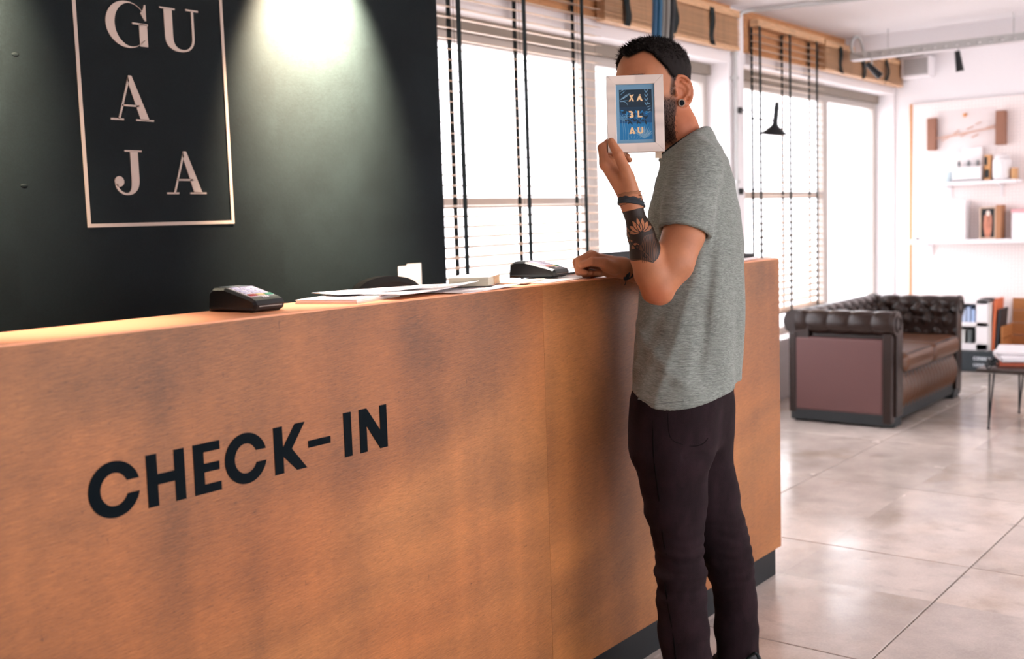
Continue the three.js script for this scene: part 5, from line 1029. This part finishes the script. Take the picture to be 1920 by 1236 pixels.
man.children.forEach((c) => c.position.set(1.08, 0, -0.28)); man.position.set(-1.08, 0, 0.28);

// ---------------------------------------------------------------- the framed print in his hand
{
  const o = thing('picture_frame', 'pale wooden picture frame with a blue leaf print, held before the face', 'picture frame');
  const D = 2.722, tl = at(1138.5, 143.5, D), tr = at(1243.5, 140, D - 0.004), bl = at(1140, 286, D), c = tl.clone().add(at(1244, 284.5, D - 0.004)).multiplyScalar(0.5);
  const ex = tr.clone().sub(tl).normalize(), ey = tl.clone().sub(bl).normalize(), ez = ex.clone().cross(ey).normalize(); ey.copy(ez.clone().cross(ex));
  const w = 0.1392 / 2, h = 0.1905 / 2, bw = 0.0215, t = 0.0085;
  const wood = dataTex(128, 128, (x, y) => { const v = 0.93 + 0.1 * (n2(x * 0.04, y * 0.5) - 0.5); return [245 * v, 230 * v, 218 * v]; });
  const fm = std({ map: wood, roughness: 0.6 });
  const mitre = (a, b, cc, d) => boxUV(ext(shapeOf([a, b, cc, d]), 2 * t - 0.002, 0.0008).translate(0, 0, -t + 0.001));
  const e = 0.0008, iw = w - bw, ih = h - bw;
  part('rail', mitre([-w + e, h - e], [-iw + e, ih], [iw - e, ih], [w - e, h - e]), fm, o); part('rail', mitre([-w + e, -h + e], [w - e, -h + e], [iw - e, -ih], [-iw + e, -ih]), fm, o);
  part('stile', mitre([-w, h - 2 * e], [-w, -h + 2 * e], [-iw, -ih + e], [-iw, ih - e]), fm, o); part('stile', mitre([w, h - 2 * e], [iw, ih - e], [iw, -ih + e], [w, -h + 2 * e]), fm, o);
  const cv = document.createElement('canvas'); cv.width = 560; cv.height = 860; const x = cv.getContext('2d');
  x.fillStyle = '#6f9dba'; x.fillRect(0, 0, 560, 860);
  x.save(); x.beginPath(); x.rect(52, 78, 468, 722); x.clip();
  x.fillStyle = '#0b2b3d'; x.fillRect(52, 78, 468, 260); x.fillStyle = '#0a3550'; x.fillRect(52, 330, 468, 70); x.fillStyle = '#0d5584'; x.fillRect(52, 400, 468, 170); x.fillStyle = '#1478b0'; x.fillRect(52, 560, 468, 240);
  x.fillStyle = '#0b2b3d'; for (let i = 0; i < 22; i++) { x.beginPath(); x.ellipse(120 + (i * 53) % 330, 410 + (i * 37) % 150, 34, 11, i * 0.9, 0, 7); x.fill(); }
  x.fillStyle = '#1a86c4'; for (let i = 0; i < 14; i++) { x.beginPath(); x.ellipse(90 + (i * 71) % 360, 380 + (i * 29) % 120, 22, 8, i * 1.3, 0, 7); x.fill(); }
  const leaf = (px, py, len, wd, a, col) => { x.save(); x.translate(px, py); x.rotate(a); x.fillStyle = col; x.beginPath(); x.moveTo(0, 0); x.quadraticCurveTo(len * 0.5, -wd, len, 0); x.quadraticCurveTo(len * 0.5, wd, 0, 0); x.fill(); x.restore(); };
  const L1 = '#7fa9c2', L2 = '#5f95b8';
  leaf(52, 230, 210, 26, -0.55, L1); leaf(60, 250, 120, 14, -0.15, L2); leaf(56, 110, 90, 10, -0.5, L1); leaf(60, 160, 120, 10, -0.7, L2); x.strokeStyle = '#0b2b3d'; x.lineWidth = 5; for (let i = 0; i < 7; i++) { x.beginPath(); x.moveTo(70 + i * 24, 222 - i * 14); x.lineTo(84 + i * 24, 190 - i * 12); x.stroke(); }
  x.strokeStyle = L1; x.lineWidth = 6; x.beginPath(); x.moveTo(60, 245); x.quadraticCurveTo(160, 240, 170, 300); x.stroke();
  for (let i = 0; i < 4; i++) { leaf(440, 130 + i * 60, 56, 15, -1.1, L1); leaf(440, 130 + i * 60, 56, 15, -2.0, L2); leaf(450, 300 + i * 40, 60, 10, -0.4, L1); }
  x.lineWidth = 4; for (const [a, b] of [[80, 570], [110, 600], [150, 560]]) { x.beginPath(); x.moveTo(a, b - 100); x.quadraticCurveTo(a + 30, b + 90, a + 20, 800); x.stroke(); for (let k = 0; k < 6; k++) leaf(a, b - 100, 46, 9, k * 1.05, L2); }
  for (let i = 0; i < 11; i++) { leaf(400, 790, 220 - i * 6, 20, -2.5 + i * 0.19, i % 2 ? L1 : L2); } x.strokeStyle = '#0d5584'; x.lineWidth = 5; for (let i = 0; i < 9; i++) { x.beginPath(); x.moveTo(400 + i * 12, 720 - i * 24); x.lineTo(440 + i * 9, 700 - i * 24); x.stroke(); }
  for (let i = 0; i < 5; i++) leaf(190 + i * 30, 795, 60, 9, -2.2 + i * 0.4, L2);
  x.restore();
  const P = '#f4cf9c'; x.fillStyle = P;   // stencil lettering
  const poly = (...p) => { x.beginPath(); p.forEach(([a, b], i) => (i ? x.lineTo(a, b) : x.moveTo(a, b))); x.closePath(); x.fill(); };
  poly([196, 152], [222, 152], [268, 248], [240, 248]); poly([242, 152], [268, 152], [226, 200], [214, 184]); poly([186, 248], [212, 248], [226, 214], [212, 200]);
  poly([334, 170], [360, 170], [392, 248], [362, 248], [354, 226], [330, 226], [322, 248], [298, 248]); poly([340, 150], [362, 150], [366, 162], [338, 166]);
  x.beginPath(); x.moveTo(184, 386); x.lineTo(226, 386); x.quadraticCurveTo(258, 410, 240, 432); x.quadraticCurveTo(268, 456, 244, 482); x.lineTo(196, 482); x.lineTo(196, 462); x.lineTo(222, 456); x.lineTo(206, 436); x.lineTo(222, 412); x.lineTo(190, 406); x.closePath(); x.fill();
  poly([312, 386], [336, 386], [336, 458], [378, 462], [378, 482], [312, 482]);
  poly([216, 622], [238, 622], [274, 718], [246, 718], [232, 706], [214, 716], [184, 718]); x.fillStyle = '#1478b0'; poly([220, 690], [238, 690], [230, 664]); x.fillStyle = P;
  x.beginPath(); x.moveTo(306, 622); x.lineTo(330, 622); x.lineTo(330, 684); x.quadraticCurveTo(346, 706, 362, 684); x.lineTo(362, 622); x.lineTo(388, 622); x.lineTo(388, 692); x.quadraticCurveTo(350, 740, 306, 692); x.closePath(); x.fill();
  const tx = new THREE.CanvasTexture(cv); tx.colorSpace = THREE.SRGBColorSpace;
  part('print', new THREE.PlaneGeometry(2 * iw, 2 * ih).translate(0, 0, t - 0.0062), std({ map: tx, roughness: 0.6 }), o);
  part('backing', bx(-w + 0.006, w - 0.006, -h + 0.006, h - 0.006, -t, -t + 0.004), std({ color: lin(0.25, 0.15, 0.08), roughness: 0.8 }), o);
  part('easel_strut', bx(w - 0.022, w - 0.006, -h - 0.014, 0.02, -t - 0.006, -t - 0.003, 0.001), std({ color: lin(0.55, 0.42, 0.30), roughness: 0.8 }), o);
  o.position.copy(c); o.quaternion.setFromRotationMatrix(new THREE.Matrix4().makeBasis(ex, ey, ez));
}
scene.traverse((o) => { if (o.isMesh) { o.castShadow = true; o.receiveShadow = true; } });
renderer.render(scene, camera);
